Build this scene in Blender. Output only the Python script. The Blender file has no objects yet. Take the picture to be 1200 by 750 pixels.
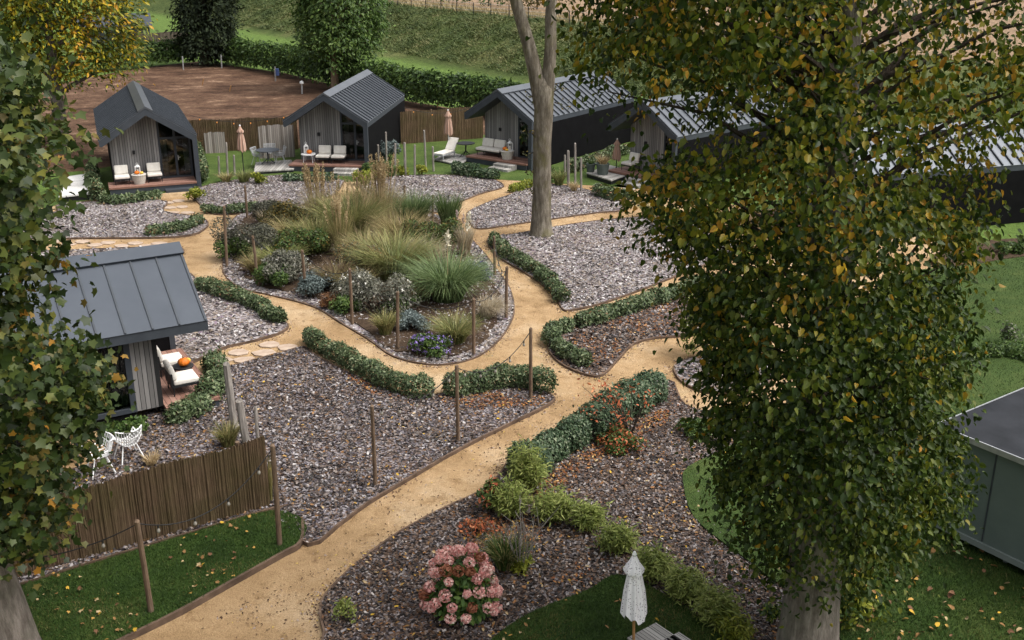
import bpy, bmesh, math
import numpy as np
from mathutils import Vector, Matrix
rng = np.random.RandomState(7)
R = math.radians
scene = bpy.context.scene
COL = scene.collection

# ------------------------------------------------------------------ camera geometry (used to lay the site plan out on the ground)
F_PX, PITCH, CAM_H = 1246.0, R(20.0), 11.5
def ray(x, y):
    c, s = math.cos(PITCH), math.sin(PITCH)
    u = 375.0 - y
    return np.array([x - 600.0, c*F_PX + s*u, -s*F_PX + c*u])
def G(x, y, z=0.0):
    d = ray(x, y); t = (CAM_H - z)/-d[2]
    return np.array([d[0]*t, d[1]*t, z])
def AY(x, y, Y):
    d = ray(x, y); t = Y/d[1]
    return np.array([d[0]*t, Y, CAM_H + d[2]*t])

# ------------------------------------------------------------------ materials
def new_mat(name):
    m = bpy.data.materials.new(name); m.use_nodes = True
    nt = m.node_tree; nt.nodes.clear()
    out = nt.nodes.new('ShaderNodeOutputMaterial')
    return m, nt, out
def N(nt, t, **kw):
    n = nt.nodes.new(t)
    for k, v in kw.items():
        if k in n.inputs.keys() if isinstance(k, str) else False: n.inputs[k].default_value = v
        else: setattr(n, k, v)
    return n
def ramp(nt, stops, interp='LINEAR'):
    r = nt.nodes.new('ShaderNodeValToRGB'); cr = r.color_ramp; cr.interpolation = interp
    while len(cr.elements) < len(stops): cr.elements.new(0.5)
    for e, (p, c) in zip(cr.elements, stops):
        e.position = p; e.color = (c[0], c[1], c[2], 1)
    return r
def principled(nt, out, rough=0.8, spec=0.3, metal=0.0):
    b = nt.nodes.new('ShaderNodeBsdfPrincipled')
    b.inputs['Roughness'].default_value = rough
    b.inputs['Specular IOR Level'].default_value = spec
    b.inputs['Metallic'].default_value = metal
    nt.links.new(b.outputs[0], out.inputs[0])
    return b
def coords(nt, kind='Object', scale=(1, 1, 1)):
    tc = nt.nodes.new('ShaderNodeTexCoord'); mp = nt.nodes.new('ShaderNodeMapping')
    mp.inputs['Scale'].default_value = scale
    nt.links.new(tc.outputs[kind], mp.inputs[0])
    return mp.outputs[0]
def noise(nt, vec, scale, detail=4, rough=0.6):
    n = nt.nodes.new('ShaderNodeTexNoise')
    n.inputs['Scale'].default_value = scale; n.inputs['Detail'].default_value = detail; n.inputs['Roughness'].default_value = rough
    nt.links.new(vec, n.inputs['Vector'])
    return n
def bump(nt, b, height, strength=0.4, dist=0.02):
    bp = nt.nodes.new('ShaderNodeBump'); bp.inputs['Strength'].default_value = strength; bp.inputs['Distance'].default_value = dist
    nt.links.new(height, bp.inputs['Height']); nt.links.new(bp.outputs[0], b.inputs['Normal'])
    return bp
def mixc(nt, fac, a, b, mode='MIX'):
    m = nt.nodes.new('ShaderNodeMix'); m.data_type = 'RGBA'; m.blend_type = mode
    if isinstance(fac, (int, float)): m.inputs[0].default_value = fac
    else: nt.links.new(fac, m.inputs[0])
    for i, v in ((6, a), (7, b)):
        if isinstance(v, tuple): m.inputs[i].default_value = (*v, 1)
        else: nt.links.new(v, m.inputs[i])
    return m.outputs[2]

def mat_noise(name, c1, c2, scale=4, rough=0.8, spec=0.3, bumps=0.3, bdist=0.01, vec=(1, 1, 1), kind='Object', c3=None, metal=0.0, detail=5):
    m, nt, out = new_mat(name); b = principled(nt, out, rough, spec, metal)
    v = coords(nt, kind, vec); n = noise(nt, v, scale, detail)
    st = [(0.3, c1), (0.7, c2)] if c3 is None else [(0.25, c1), (0.5, c2), (0.75, c3)]
    r = ramp(nt, st); nt.links.new(n.outputs[0], r.inputs[0]); nt.links.new(r.outputs[0], b.inputs['Base Color'])
    if bumps: bump(nt, b, n.outputs[0], bumps, bdist)
    return m
def mat_leaf(name, stops, clump=0.8, amount=0.45, trans=0.3, rough=0.45, rw=1.0):
    """leaf colour varies leaf by leaf (random per island) and clump by clump (noise)"""
    m, nt, out = new_mat(name)
    g = nt.nodes.new('ShaderNodeNewGeometry')
    n = noise(nt, g.outputs['Position'], clump, 2)
    a = nt.nodes.new('ShaderNodeMath'); a.operation = 'MULTIPLY_ADD'; a.inputs[1].default_value = amount*2.2; a.inputs[2].default_value = -amount*1.1
    nt.links.new(n.outputs[0], a.inputs[0])
    s = nt.nodes.new('ShaderNodeMath'); s.operation = 'ADD'; s.use_clamp = True
    rm = nt.nodes.new('ShaderNodeMath'); rm.operation = 'MULTIPLY_ADD'; rm.inputs[1].default_value = rw; rm.inputs[2].default_value = 0.5 - 0.5*rw
    nt.links.new(g.outputs['Random Per Island'], rm.inputs[0]); nt.links.new(rm.outputs[0], s.inputs[0]); nt.links.new(a.outputs[0], s.inputs[1])
    r = ramp(nt, stops); nt.links.new(s.outputs[0], r.inputs[0])
    b = nt.nodes.new('ShaderNodeBsdfPrincipled'); b.inputs['Roughness'].default_value = rough; b.inputs['Specular IOR Level'].default_value = 0.25
    nt.links.new(r.outputs[0], b.inputs['Base Color'])
    if trans > 0:
        t = nt.nodes.new('ShaderNodeBsdfTranslucent'); nt.links.new(r.outputs[0], t.inputs[0])
        mx = nt.nodes.new('ShaderNodeMixShader'); mx.inputs[0].default_value = trans
        nt.links.new(b.outputs[0], mx.inputs[1]); nt.links.new(t.outputs[0], mx.inputs[2]); nt.links.new(mx.outputs[0], out.inputs[0])
    else: nt.links.new(b.outputs[0], out.inputs[0])
    return m
def mat_island(name, stops, rough=0.7, spec=0.3, interp='CONSTANT'):
    m, nt, out = new_mat(name); b = principled(nt, out, rough, spec)
    g = nt.nodes.new('ShaderNodeNewGeometry'); r = ramp(nt, stops, interp)
    nt.links.new(g.outputs['Random Per Island'], r.inputs[0]); nt.links.new(r.outputs[0], b.inputs['Base Color'])
    return m
def mat_boards(name, cols, axis=0, pitch=0.12, gap=0.12, rough=0.8, spec=0.2, streak=6.0, gapc=(0.02, 0.02, 0.02)):
    """boards side by side along one object axis, each with its own tone, grain along the board"""
    m, nt, out = new_mat(name); b = principled(nt, out, rough, spec)
    tc = nt.nodes.new('ShaderNodeTexCoord'); sx = nt.nodes.new('ShaderNodeSeparateXYZ'); nt.links.new(tc.outputs['Object'], sx.inputs[0])
    d = nt.nodes.new('ShaderNodeMath'); d.operation = 'DIVIDE'; d.inputs[1].default_value = pitch; nt.links.new(sx.outputs[axis], d.inputs[0])
    fl = nt.nodes.new('ShaderNodeMath'); fl.operation = 'FLOOR'; nt.links.new(d.outputs[0], fl.inputs[0])
    fr = nt.nodes.new('ShaderNodeMath'); fr.operation = 'FRACT'; nt.links.new(d.outputs[0], fr.inputs[0])
    wn = nt.nodes.new('ShaderNodeTexWhiteNoise'); wn.noise_dimensions = '1D'; nt.links.new(fl.outputs[0], wn.inputs['W'])
    sc = [1.2, 1.2, 1.2]; sc[axis] = 30
    v = coords(nt, 'Object', tuple(sc)); n = noise(nt, v, streak*0.4, 5)
    ad = nt.nodes.new('ShaderNodeMath'); ad.operation = 'MULTIPLY_ADD'; ad.inputs[1].default_value = 0.45
    nt.links.new(wn.outputs['Value'], ad.inputs[0]); 
    ns = nt.nodes.new('ShaderNodeMath'); ns.operation = 'MULTIPLY'; ns.inputs[1].default_value = 0.6; nt.links.new(n.outputs[0], ns.inputs[0])
    nt.links.new(ns.outputs[0], ad.inputs[2])
    r = ramp(nt, [(0.2, cols[0]), (0.5, cols[1]), (0.8, cols[2])]); nt.links.new(ad.outputs[0], r.inputs[0])
    lt = nt.nodes.new('ShaderNodeMath'); lt.operation = 'LESS_THAN'; lt.inputs[1].default_value = gap; nt.links.new(fr.outputs[0], lt.inputs[0])
    c = mixc(nt, lt.outputs[0], r.outputs[0], gapc); nt.links.new(c, b.inputs['Base Color'])
    inv = nt.nodes.new('ShaderNodeMath'); inv.operation = 'SUBTRACT'; inv.inputs[0].default_value = 1; nt.links.new(lt.outputs[0], inv.inputs[1])
    bump(nt, b, inv.outputs[0], 0.6, 0.02)
    return m
def mat_glass(name, tint=(0.55, 0.6, 0.6)):
    m, nt, out = new_mat(name)
    t = nt.nodes.new('ShaderNodeBsdfTransparent'); t.inputs[0].default_value = (*tint, 1)
    g = nt.nodes.new('ShaderNodeBsdfGlossy'); g.inputs['Roughness'].default_value = 0.03
    fz = nt.nodes.new('ShaderNodeFresnel'); fz.inputs[0].default_value = 1.6
    mx = nt.nodes.new('ShaderNodeMixShader'); nt.links.new(fz.outputs[0], mx.inputs[0])
    nt.links.new(t.outputs[0], mx.inputs[1]); nt.links.new(g.outputs[0], mx.inputs[2]); nt.links.new(mx.outputs[0], out.inputs[0])
    return m
def mat_sand():
    m, nt, out = new_mat('compacted_sand'); b = principled(nt, out, 0.95, 0.1)
    v = coords(nt, 'Object')
    big = noise(nt, v, 0.35, 5, 0.65); mid = noise(nt, v, 2.2, 6, 0.7); fine = noise(nt, v, 38, 3, 0.7)
    r1 = ramp(nt, [(0.34, (0.28, 0.18, 0.092)), (0.5, (0.40, 0.27, 0.148)), (0.66, (0.49, 0.36, 0.225))]); nt.links.new(big.outputs[0], r1.inputs[0])
    r2 = ramp(nt, [(0.32, (0.62, 0.57, 0.52)), (0.45, (0.95, 0.95, 0.94)), (0.6, (1, 1, 1)), (0.72, (1.2, 1.25, 1.34))]); nt.links.new(mid.outputs[0], r2.inputs[0])
    c = mixc(nt, 1.0, r1.outputs[0], r2.outputs[0], 'MULTIPLY')
    r3 = ramp(nt, [(0.3, (0.72, 0.7, 0.68)), (0.6, (1.08, 1.08, 1.06))]); nt.links.new(fine.outputs[0], r3.inputs[0])
    c = mixc(nt, 1.0, c, r3.outputs[0], 'MULTIPLY')
    moss = noise(nt, v, 0.55, 4, 0.7); mr = ramp(nt, [(0.64, (0, 0, 0)), (0.74, (0.55, 0.55, 0.55))]); nt.links.new(moss.outputs[0], mr.inputs[0])
    c = mixc(nt, mr.outputs[0], c, (0.21, 0.17, 0.07))
    nt.links.new(c, b.inputs['Base Color'])
    ad = nt.nodes.new('ShaderNodeMath'); ad.operation = 'MULTIPLY_ADD'; ad.inputs[1].default_value = 3.0
    nt.links.new(mid.outputs[0], ad.inputs[0]); nt.links.new(fine.outputs[0], ad.inputs[2])
    bump(nt, b, ad.outputs[0], 0.8, 0.05)
    return m
def mat_chips_base(name, stops, scale=22):
    m, nt, out = new_mat(name); b = principled(nt, out, 0.9, 0.2)
    v = coords(nt, 'Object'); nd = noise(nt, v, 9, 2)
    vm = nt.nodes.new('ShaderNodeVectorMath'); vm.operation = 'MULTIPLY_ADD'; vm.inputs[1].default_value = (0.12, 0.12, 0.12)
    nt.links.new(nd.outputs[1], vm.inputs[0]); nt.links.new(v, vm.inputs[2])
    vo = nt.nodes.new('ShaderNodeTexVoronoi'); vo.inputs['Scale'].default_value = scale; nt.links.new(vm.outputs[0], vo.inputs['Vector'])
    sx = nt.nodes.new('ShaderNodeSeparateColor'); nt.links.new(vo.outputs['Color'], sx.inputs[0])
    r = ramp(nt, stops, 'CONSTANT'); nt.links.new(sx.outputs[0], r.inputs[0])
    big = noise(nt, v, 0.5, 4); rb = ramp(nt, [(0.3, (0.6, 0.55, 0.5)), (0.7, (1.15, 1.15, 1.2))]); nt.links.new(big.outputs[0], rb.inputs[0])
    c = mixc(nt, 1.0, r.outputs[0], rb.outputs[0], 'MULTIPLY'); nt.links.new(c, b.inputs['Base Color'])
    bump(nt, b, vo.outputs['Distance'], 0.9, 0.03)
    return m
def mat_field():
    m, nt, out = new_mat('bare_earth'); b = principled(nt, out, 0.95, 0.1)
    v = coords(nt, 'Object', (0.7, 1.0, 1)); a = noise(nt, v, 0.42, 9, 0.78)
    v2 = coords(nt, 'Object'); f2 = noise(nt, v2, 3.0, 6, 0.75)
    r = ramp(nt, [(0.36, (0.035, 0.02, 0.013)), (0.47, (0.088, 0.05, 0.032)), (0.56, (0.13, 0.078, 0.05)), (0.62, (0.24, 0.155, 0.105)), (0.70, (0.36, 0.26, 0.18))]); nt.links.new(a.outputs[0], r.inputs[0])
    r2 = ramp(nt, [(0.3, (0.5, 0.48, 0.45)), (0.6, (1.1, 1.1, 1.1))]); nt.links.new(f2.outputs[0], r2.inputs[0])
    c = mixc(nt, 1.0, r.outputs[0], r2.outputs[0], 'MULTIPLY'); nt.links.new(c, b.inputs['Base Color'])
    bump(nt, b, f2.outputs[0], 0.8, 0.15)
    return m
def mat_terrain():
    """grass meadow, with a ploughed field beyond the top of the bank (position along the bank's normal)"""
    m, nt, out = new_mat('meadow_and_ploughed_field'); b = principled(nt, out, 0.95, 0.1)
    tc = nt.nodes.new('ShaderNodeTexCoord')
    dt = nt.nodes.new('ShaderNodeVectorMath'); dt.operation = 'DOT_PRODUCT'; dt.inputs[1].default_value = (0.82, 0.572, 0); nt.links.new(tc.outputs['Object'], dt.inputs[0])
    v = coords(nt, 'Object'); n1 = noise(nt, v, 0.16, 6, 0.7); n2 = noise(nt, v, 1.8, 6, 0.75)
    r = ramp(nt, [(0.3, (0.028, 0.045, 0.014)), (0.5, (0.062, 0.085, 0.026)), (0.7, (0.13, 0.135, 0.055))]); nt.links.new(n1.outputs[0], r.inputs[0])
    r2 = ramp(nt, [(0.3, (0.5, 0.52, 0.5)), (0.65, (1.15, 1.12, 1.05))]); nt.links.new(n2.outputs[0], r2.inputs[0])
    slope = mixc(nt, 1.0, r.outputs[0], r2.outputs[0], 'MULTIPLY')
    lush = mixc(nt, 1.0, (0.095, 0.15, 0.036), r2.outputs[0], 'MULTIPLY')
    # wobble the borders
    wob = nt.nodes.new('ShaderNodeMath'); wob.operation = 'MULTIPLY_ADD'; wob.inputs[1].default_value = 3.0; nt.links.new(n1.outputs[0], wob.inputs[0]); nt.links.new(dt.outputs['Value'], wob.inputs[2])
    r3 = ramp(nt, [(0.0, (0, 0, 0)), (1.0, (1, 1, 1))]); mr = nt.nodes.new('ShaderNodeMapRange'); mr.inputs[1].default_value = 51.6; mr.inputs[2].default_value = 53.4; nt.links.new(wob.outputs[0], mr.inputs[0])
    c = mixc(nt, mr.outputs[0], lush, slope)
    vp = coords(nt, 'Object'); pl = nt.nodes.new('ShaderNodeTexWave'); pl.inputs['Scale'].default_value = 0.55; pl.inputs['Distortion'].default_value = 3; pl.inputs['Detail'].default_value = 4
    pl.inputs['Detail Scale'].default_value = 2.5
    rot = nt.nodes.new('ShaderNodeMapping'); rot.inputs['Rotation'].default_value = (0, 0, R(-62)); nt.links.new(vp, rot.inputs[0]); nt.links.new(rot.outputs[0], pl.inputs['Vector'])
    pr = ramp(nt, [(0.15, (0.15, 0.10, 0.065)), (0.55, (0.27, 0.185, 0.125)), (0.9, (0.36, 0.26, 0.18))]); nt.links.new(pl.outputs['Fac'], pr.inputs[0])
    pc = mixc(nt, 1.0, pr.outputs[0], r2.outputs[0], 'MULTIPLY')
    mr2 = nt.nodes.new('ShaderNodeMapRange'); mr2.inputs[1].default_value = 65.6; mr2.inputs[2].default_value = 66.6; nt.links.new(wob.outputs[0], mr2.inputs[0])
    c = mixc(nt, mr2.outputs[0], c, pc)
    nt.links.new(c, b.inputs['Base Color']); bump(nt, b, n2.outputs[0], 0.7, 0.25)
    return m
def mat_lawn(name, c1, c2, c3):
    m, nt, out = new_mat(name); b = principled(nt, out, 0.9, 0.15)
    v = coords(nt, 'Object'); a = noise(nt, v, 0.8, 5, 0.65); f2 = noise(nt, v, 26, 4, 0.7)
    r = ramp(nt, [(0.3, c1), (0.5, c2), (0.72, c3)]); nt.links.new(a.outputs[0], r.inputs[0])
    r2 = ramp(nt, [(0.3, (0.5, 0.5, 0.5)), (0.65, (1.2, 1.2, 1.1))]); nt.links.new(f2.outputs[0], r2.inputs[0])
    c = mixc(nt, 1.0, r.outputs[0], r2.outputs[0], 'MULTIPLY'); nt.links.new(c, b.inputs['Base Color'])
    bump(nt, b, f2.outputs[0], 0.8, 0.04)
    return m
def mat_bark(name, c1, c2, c3, moss=None):
    m, nt, out = new_mat(name); b = principled(nt, out, 0.95, 0.1)
    v = coords(nt, 'Object', (1, 1, 0.22)); n1 = noise(nt, v, 7, 6, 0.72); v2 = coords(nt, 'Object'); n2 = noise(nt, v2, 1.6, 4, 0.6)
    r = ramp(nt, [(0.3, c1), (0.5, c2), (0.7, c3)]); nt.links.new(n1.outputs[0], r.inputs[0]); c = r.outputs[0]
    if moss:
        mk = ramp(nt, [(0.5, (0, 0, 0)), (0.68, (0.7, 0.7, 0.7))]); nt.links.new(n2.outputs[0], mk.inputs[0]); c = mixc(nt, mk.outputs[0], c, moss)
    nt.links.new(c, b.inputs['Base Color']); bump(nt, b, n1.outputs[0], 0.9, 0.06)
    return m
def mat_reed():
    m, nt, out = new_mat('brushwood_reed'); b = principled(nt, out, 0.95, 0.1)
    v = coords(nt, 'Object', (62, 62, 0.8)); n1 = noise(nt, v, 2.0, 5, 0.7); v2 = coords(nt, 'Object'); n2 = noise(nt, v2, 1.1, 4)
    r = ramp(nt, [(0.3, (0.034, 0.022, 0.015)), (0.47, (0.09, 0.06, 0.04)), (0.60, (0.165, 0.116, 0.078)), (0.72, (0.34, 0.265, 0.19))]); nt.links.new(n1.outputs[0], r.inputs[0])
    r2 = ramp(nt, [(0.35, (0.75, 0.82, 0.6)), (0.65, (1.05, 1, 0.95))]); nt.links.new(n2.outputs[0], r2.inputs[0])
    c = mixc(nt, 1.0, r.outputs[0], r2.outputs[0], 'MULTIPLY'); nt.links.new(c, b.inputs['Base Color']); bump(nt, b, n1.outputs[0], 1.0, 0.03)
    return m
def mat_dots(name, base, dot):
    m, nt, out = new_mat(name); b = principled(nt, out, 0.85, 0.1)
    v = coords(nt, 'Object'); vo = nt.nodes.new('ShaderNodeTexVoronoi'); vo.inputs['Scale'].default_value = 26; vo.inputs['Randomness'].default_value = 0.7; nt.links.new(v, vo.inputs['Vector'])
    lt = nt.nodes.new('ShaderNodeMath'); lt.operation = 'LESS_THAN'; lt.inputs[1].default_value = 0.25; nt.links.new(vo.outputs['Distance'], lt.inputs[0])
    c = mixc(nt, lt.outputs[0], base, dot); nt.links.new(c, b.inputs['Base Color'])
    return m

M = {}
M['sand'] = mat_sand(); M['field'] = mat_field(); M['terrain'] = mat_terrain()
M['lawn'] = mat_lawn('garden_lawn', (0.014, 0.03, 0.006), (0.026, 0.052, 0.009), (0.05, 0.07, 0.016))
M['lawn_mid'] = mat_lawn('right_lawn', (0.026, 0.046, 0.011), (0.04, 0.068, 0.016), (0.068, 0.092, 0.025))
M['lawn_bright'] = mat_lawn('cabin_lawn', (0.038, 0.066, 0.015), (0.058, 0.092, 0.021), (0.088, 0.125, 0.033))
M['blade'] = mat_leaf('lawn_blades', [(0, (0.016, 0.036, 0.007)), (0.45, (0.032, 0.066, 0.011)), (0.8, (0.06, 0.10, 0.02)), (1, (0.16, 0.14, 0.05))], 0.9, 0.6, 0.25, 0.6, 0.8)
M['bright_blade'] = mat_leaf('cabin_lawn_blades', [(0, (0.045, 0.085, 0.018)), (0.6, (0.07, 0.12, 0.026)), (1, (0.12, 0.17, 0.045))], 0.7, 0.3, 0.25)
M['bank_grass'] = mat_leaf('rough_bank_grass', [(0, (0.03, 0.048, 0.015)), (0.35, (0.06, 0.088, 0.026)), (0.65, (0.11, 0.132, 0.042)), (1, (0.21, 0.2, 0.09))], 0.28, 0.8, 0.2, 0.6, 0.6)
M['dry_grass'] = mat_leaf('dry_verge_grass', [(0, (0.2, 0.15, 0.07)), (1, (0.42, 0.33, 0.18))], 0.5, 0.3, 0.2)
CH_NEAR = [(0, (0.018, 0.015, 0.014)), (0.2, (0.055, 0.042, 0.037)), (0.40, (0.115, 0.075, 0.052)), (0.55, (0.10, 0.088, 0.10)), (0.70, (0.18, 0.145, 0.125)), (0.83, (0.245, 0.225, 0.23)), (0.95, (0.36, 0.335, 0.325)), (0.98, (0.22, 0.11, 0.035))]
CH_FAR = [(0, (0.05, 0.043, 0.042)), (0.2, (0.145, 0.125, 0.122)), (0.42, (0.235, 0.208, 0.205)), (0.6, (0.21, 0.165, 0.125)), (0.74, (0.31, 0.285, 0.28)), (0.88, (0.44, 0.42, 0.41)), (0.96, (0.15, 0.105, 0.14))]
M['mulch_base'] = mat_chips_base('slate_and_bark_bed', CH_NEAR, 20); M['gravel_base'] = mat_chips_base('purple_slate_bed', CH_FAR, 15)
M['mulch'] = mat_island('slate_and_bark_chips', CH_NEAR, 0.6, 0.4); M['gravel'] = mat_island('purple_slate_chips', CH_FAR, 0.6, 0.4)
CH_BARK = [(0, (0.014, 0.011, 0.010)), (0.24, (0.045, 0.031, 0.024)), (0.44, (0.10, 0.06, 0.038)), (0.60, (0.075, 0.064, 0.066)), (0.72, (0.155, 0.112, 0.085)), (0.84, (0.22, 0.195, 0.19)), (0.95, (0.38, 0.34, 0.31)), (0.975, (0.24, 0.11, 0.035))]
M['bark_base'] = mat_chips_base('bark_bed', CH_BARK, 22); M['bark'] = mat_island('bark_and_slate_chips', CH_BARK, 0.65, 0.35)
M['soil'] = mat_noise('planting_soil', (0.03, 0.02, 0.013), (0.075, 0.05, 0.033), 9, 0.95, 0.1, 0.8, 0.04)
M['edging'] = mat_noise('weathered_edging_board', (0.06, 0.04, 0.028), (0.15, 0.10, 0.07), 3, 0.85, 0.2, 0.3)
M['fallen'] = mat_island('fallen_leaves', [(0, (0.34, 0.2, 0.05)), (0.22, (0.2, 0.11, 0.04)), (0.48, (0.38, 0.28, 0.15)), (0.66, (0.42, 0.26, 0.03)), (0.78, (0.12, 0.06, 0.03))], 0.7, 0.2)
M['debris'] = mat_island('path_debris', [(0, (0.06, 0.035, 0.025)), (0.4, (0.14, 0.08, 0.05)), (0.7, (0.3, 0.24, 0.2)), (0.9, (0.5, 0.35, 0.1))], 0.9, 0.1)
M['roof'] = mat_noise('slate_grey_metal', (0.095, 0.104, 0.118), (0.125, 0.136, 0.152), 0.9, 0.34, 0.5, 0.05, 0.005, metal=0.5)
M['roof_dimmed'] = mat_noise('slate_grey_metal_dimmed', (0.042, 0.051, 0.065), (0.058, 0.068, 0.084), 0.8, 0.5, 0.4, 0.06, 0.004, metal=0.3)  # slate roof metal, darkened in colour for the duller sky this slope mirrors
M['black'] = mat_noise('black_cladding', (0.004, 0.004, 0.0045), (0.007, 0.007, 0.0075), 3, 0.85, 0.05, 0.1)
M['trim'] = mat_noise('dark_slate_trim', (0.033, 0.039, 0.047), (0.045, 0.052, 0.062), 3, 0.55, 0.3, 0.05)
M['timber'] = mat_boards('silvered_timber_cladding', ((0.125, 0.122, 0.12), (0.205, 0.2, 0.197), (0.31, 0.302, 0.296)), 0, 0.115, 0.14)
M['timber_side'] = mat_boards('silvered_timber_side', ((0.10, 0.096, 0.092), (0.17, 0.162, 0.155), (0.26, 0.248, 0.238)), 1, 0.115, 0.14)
M['deck'] = mat_boards('red_brown_decking', ((0.17, 0.088, 0.064), (0.26, 0.14, 0.105), (0.35, 0.21, 0.165)), 1, 0.14, 0.07, 0.65)
M['grey_deck'] = mat_boards('grey_weathered_decking', ((0.2, 0.19, 0.175), (0.33, 0.315, 0.29), (0.45, 0.43, 0.4)), 0, 0.15, 0.08, 0.8)
M['pale_deck'] = mat_boards('pale_decking', ((0.42, 0.41, 0.4), (0.55, 0.54, 0.52), (0.65, 0.64, 0.62)), 1, 0.16, 0.06, 0.7)
M['glass'] = mat_glass('window_glass')
M['inside'] = mat_noise('interior_lining', (0.09, 0.07, 0.05), (0.13, 0.1, 0.075), 2, 0.8)
M['curtain'] = mat_noise('pale_curtain', (0.4, 0.38, 0.34), (0.5, 0.48, 0.43), 2, 0.9, 0.1, 0.4, 0.05, (12, 12, 0.4))
M['green_curtain'] = mat_noise('green_curtain', (0.07, 0.11, 0.085), (0.15, 0.2, 0.16), 2, 0.9, 0.1, 0.6, 0.05, (10, 10, 0.3))
M['cushion'] = mat_noise('off_white_cushion', (0.62, 0.58, 0.52), (0.74, 0.71, 0.65), 5, 0.9, 0.1, 0.3, 0.01)
M['frame_dark'] = mat_noise('black_furniture_frame', (0.012, 0.012, 0.013), (0.02, 0.02, 0.022), 5, 0.5)
M['white_paint'] = mat_noise('white_paint', (0.7, 0.7, 0.69), (0.8, 0.8, 0.79), 4, 0.5, 0.3, 0.05)
M['concrete'] = mat_noise('pale_concrete', (0.42, 0.4, 0.36), (0.56, 0.54, 0.5), 5, 0.85)
M['wicker'] = mat_noise('pale_wicker', (0.36, 0.33, 0.28), (0.62, 0.59, 0.53), 9, 0.9, 0.1, 0.8, 0.02, (3, 3, 10))
M['pumpkin'] = mat_noise('orange_pumpkin', (0.52, 0.11, 0.01), (0.7, 0.2, 0.02), 5, 0.5)
M['squash'] = mat_noise('yellow_squash', (0.65, 0.38, 0.05), (0.75, 0.5, 0.1), 5, 0.5)
M['stalk'] = mat_noise('dry_stalk', (0.12, 0.09, 0.04), (0.2, 0.15, 0.07), 9)
M['post'] = mat_noise('round_wooden_post', (0.075, 0.05, 0.035), (0.2, 0.14, 0.095), 5, 0.9, 0.1, 0.6, 0.01, (3, 3, 0.5))
M['grey_post'] = mat_noise('silvered_wooden_post', (0.12, 0.105, 0.09), (0.34, 0.31, 0.28), 5, 0.9, 0.1, 0.8, 0.02, (4, 4, 0.5))
M['cable'] = mat_noise('black_cable', (0.012, 0.012, 0.012), (0.02, 0.02, 0.02), 5, 0.6)
M['bulb'] = mat_noise('clear_bulb', (0.2, 0.185, 0.16), (0.3, 0.28, 0.24), 5, 0.15, 0.6, 0)
M['orange_bulb'] = mat_noise('amber_bulb', (0.7, 0.25, 0.05), (0.8, 0.33, 0.08), 5, 0.2, 0.6, 0)
M['reed'] = mat_reed()
M['grey_board'] = mat_boards('grey_fence_boards', ((0.12, 0.1, 0.085), (0.24, 0.21, 0.185), (0.36, 0.33, 0.3)), 0, 0.1, 0.12, 0.9)
M['dark_board'] = mat_boards('dark_fence_boards', ((0.04, 0.032, 0.025), (0.07, 0.055, 0.042), (0.1, 0.08, 0.06)), 0, 0.2, 0.08, 0.9)
M['stone'] = mat_noise('pink_flagstone', (0.25, 0.175, 0.125), (0.37, 0.285, 0.22), 2.5, 0.85, 0.2, 0.4, 0.02, c3=(0.44, 0.355, 0.28))
M['shed_green'] = mat_noise('grey_green_paint', (0.105, 0.135, 0.122), (0.125, 0.157, 0.142), 2, 0.55, 0.3, 0.08)
M['shed_trim'] = mat_noise('grey_green_trim', (0.16, 0.19, 0.175), (0.19, 0.22, 0.205), 2, 0.55, 0.3, 0.05)
M['shed_roof'] = mat_noise('wet_dark_roof_felt', (0.012, 0.0135, 0.016), (0.026, 0.028, 0.033), 1.5, 0.7, 0.12, 0.1)
M['metal'] = mat_noise('galvanised_metal', (0.4, 0.41, 0.42), (0.55, 0.56, 0.57), 5, 0.4, 0.5, 0.05, metal=0.6)
M['canvas'] = mat_dots('spotted_canvas', (0.78, 0.75, 0.78), (0.22, 0.19, 0.23))
M['beige_canvas'] = mat_boards('striped_beige_canvas', ((0.3, 0.17, 0.12), (0.37, 0.22, 0.16), (0.44, 0.29, 0.22)), 0, 0.07, 0.25, 0.9, gapc=(0.46, 0.35, 0.28))
M['pole_wood'] = mat_noise('varnished_pole', (0.25, 0.13, 0.05), (0.38, 0.2, 0.08), 4, 0.5)
M['pot'] = mat_noise('grey_green_pot', (0.06, 0.075, 0.07), (0.1, 0.12, 0.11), 4, 0.7)
M['grey_seat'] = mat_noise('grey_mesh_seat', (0.3, 0.31, 0.32), (0.42, 0.43, 0.44), 5, 0.7)
M['blue'] = mat_noise('blue_cover', (0.05, 0.08, 0.2), (0.07, 0.11, 0.26), 4, 0.6)
M['bark_grey'] = mat_bark('pale_grey_bark', (0.05, 0.042, 0.03), (0.125, 0.107, 0.082), (0.25, 0.222, 0.18), (0.10, 0.092, 0.035))
M['bark_lime'] = mat_bark('grey_brown_bark', (0.06, 0.05, 0.042), (0.145, 0.125, 0.108), (0.26, 0.23, 0.205), (0.1, 0.1, 0.075))
M['bark_dark'] = mat_bark('dark_twig_bark', (0.02, 0.015, 0.012), (0.045, 0.036, 0.028), (0.08, 0.065, 0.05))
M['bark_tan'] = mat_bark('tan_bark', (0.13, 0.09, 0.06), (0.26, 0.19, 0.13), (0.38, 0.29, 0.2))
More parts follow.
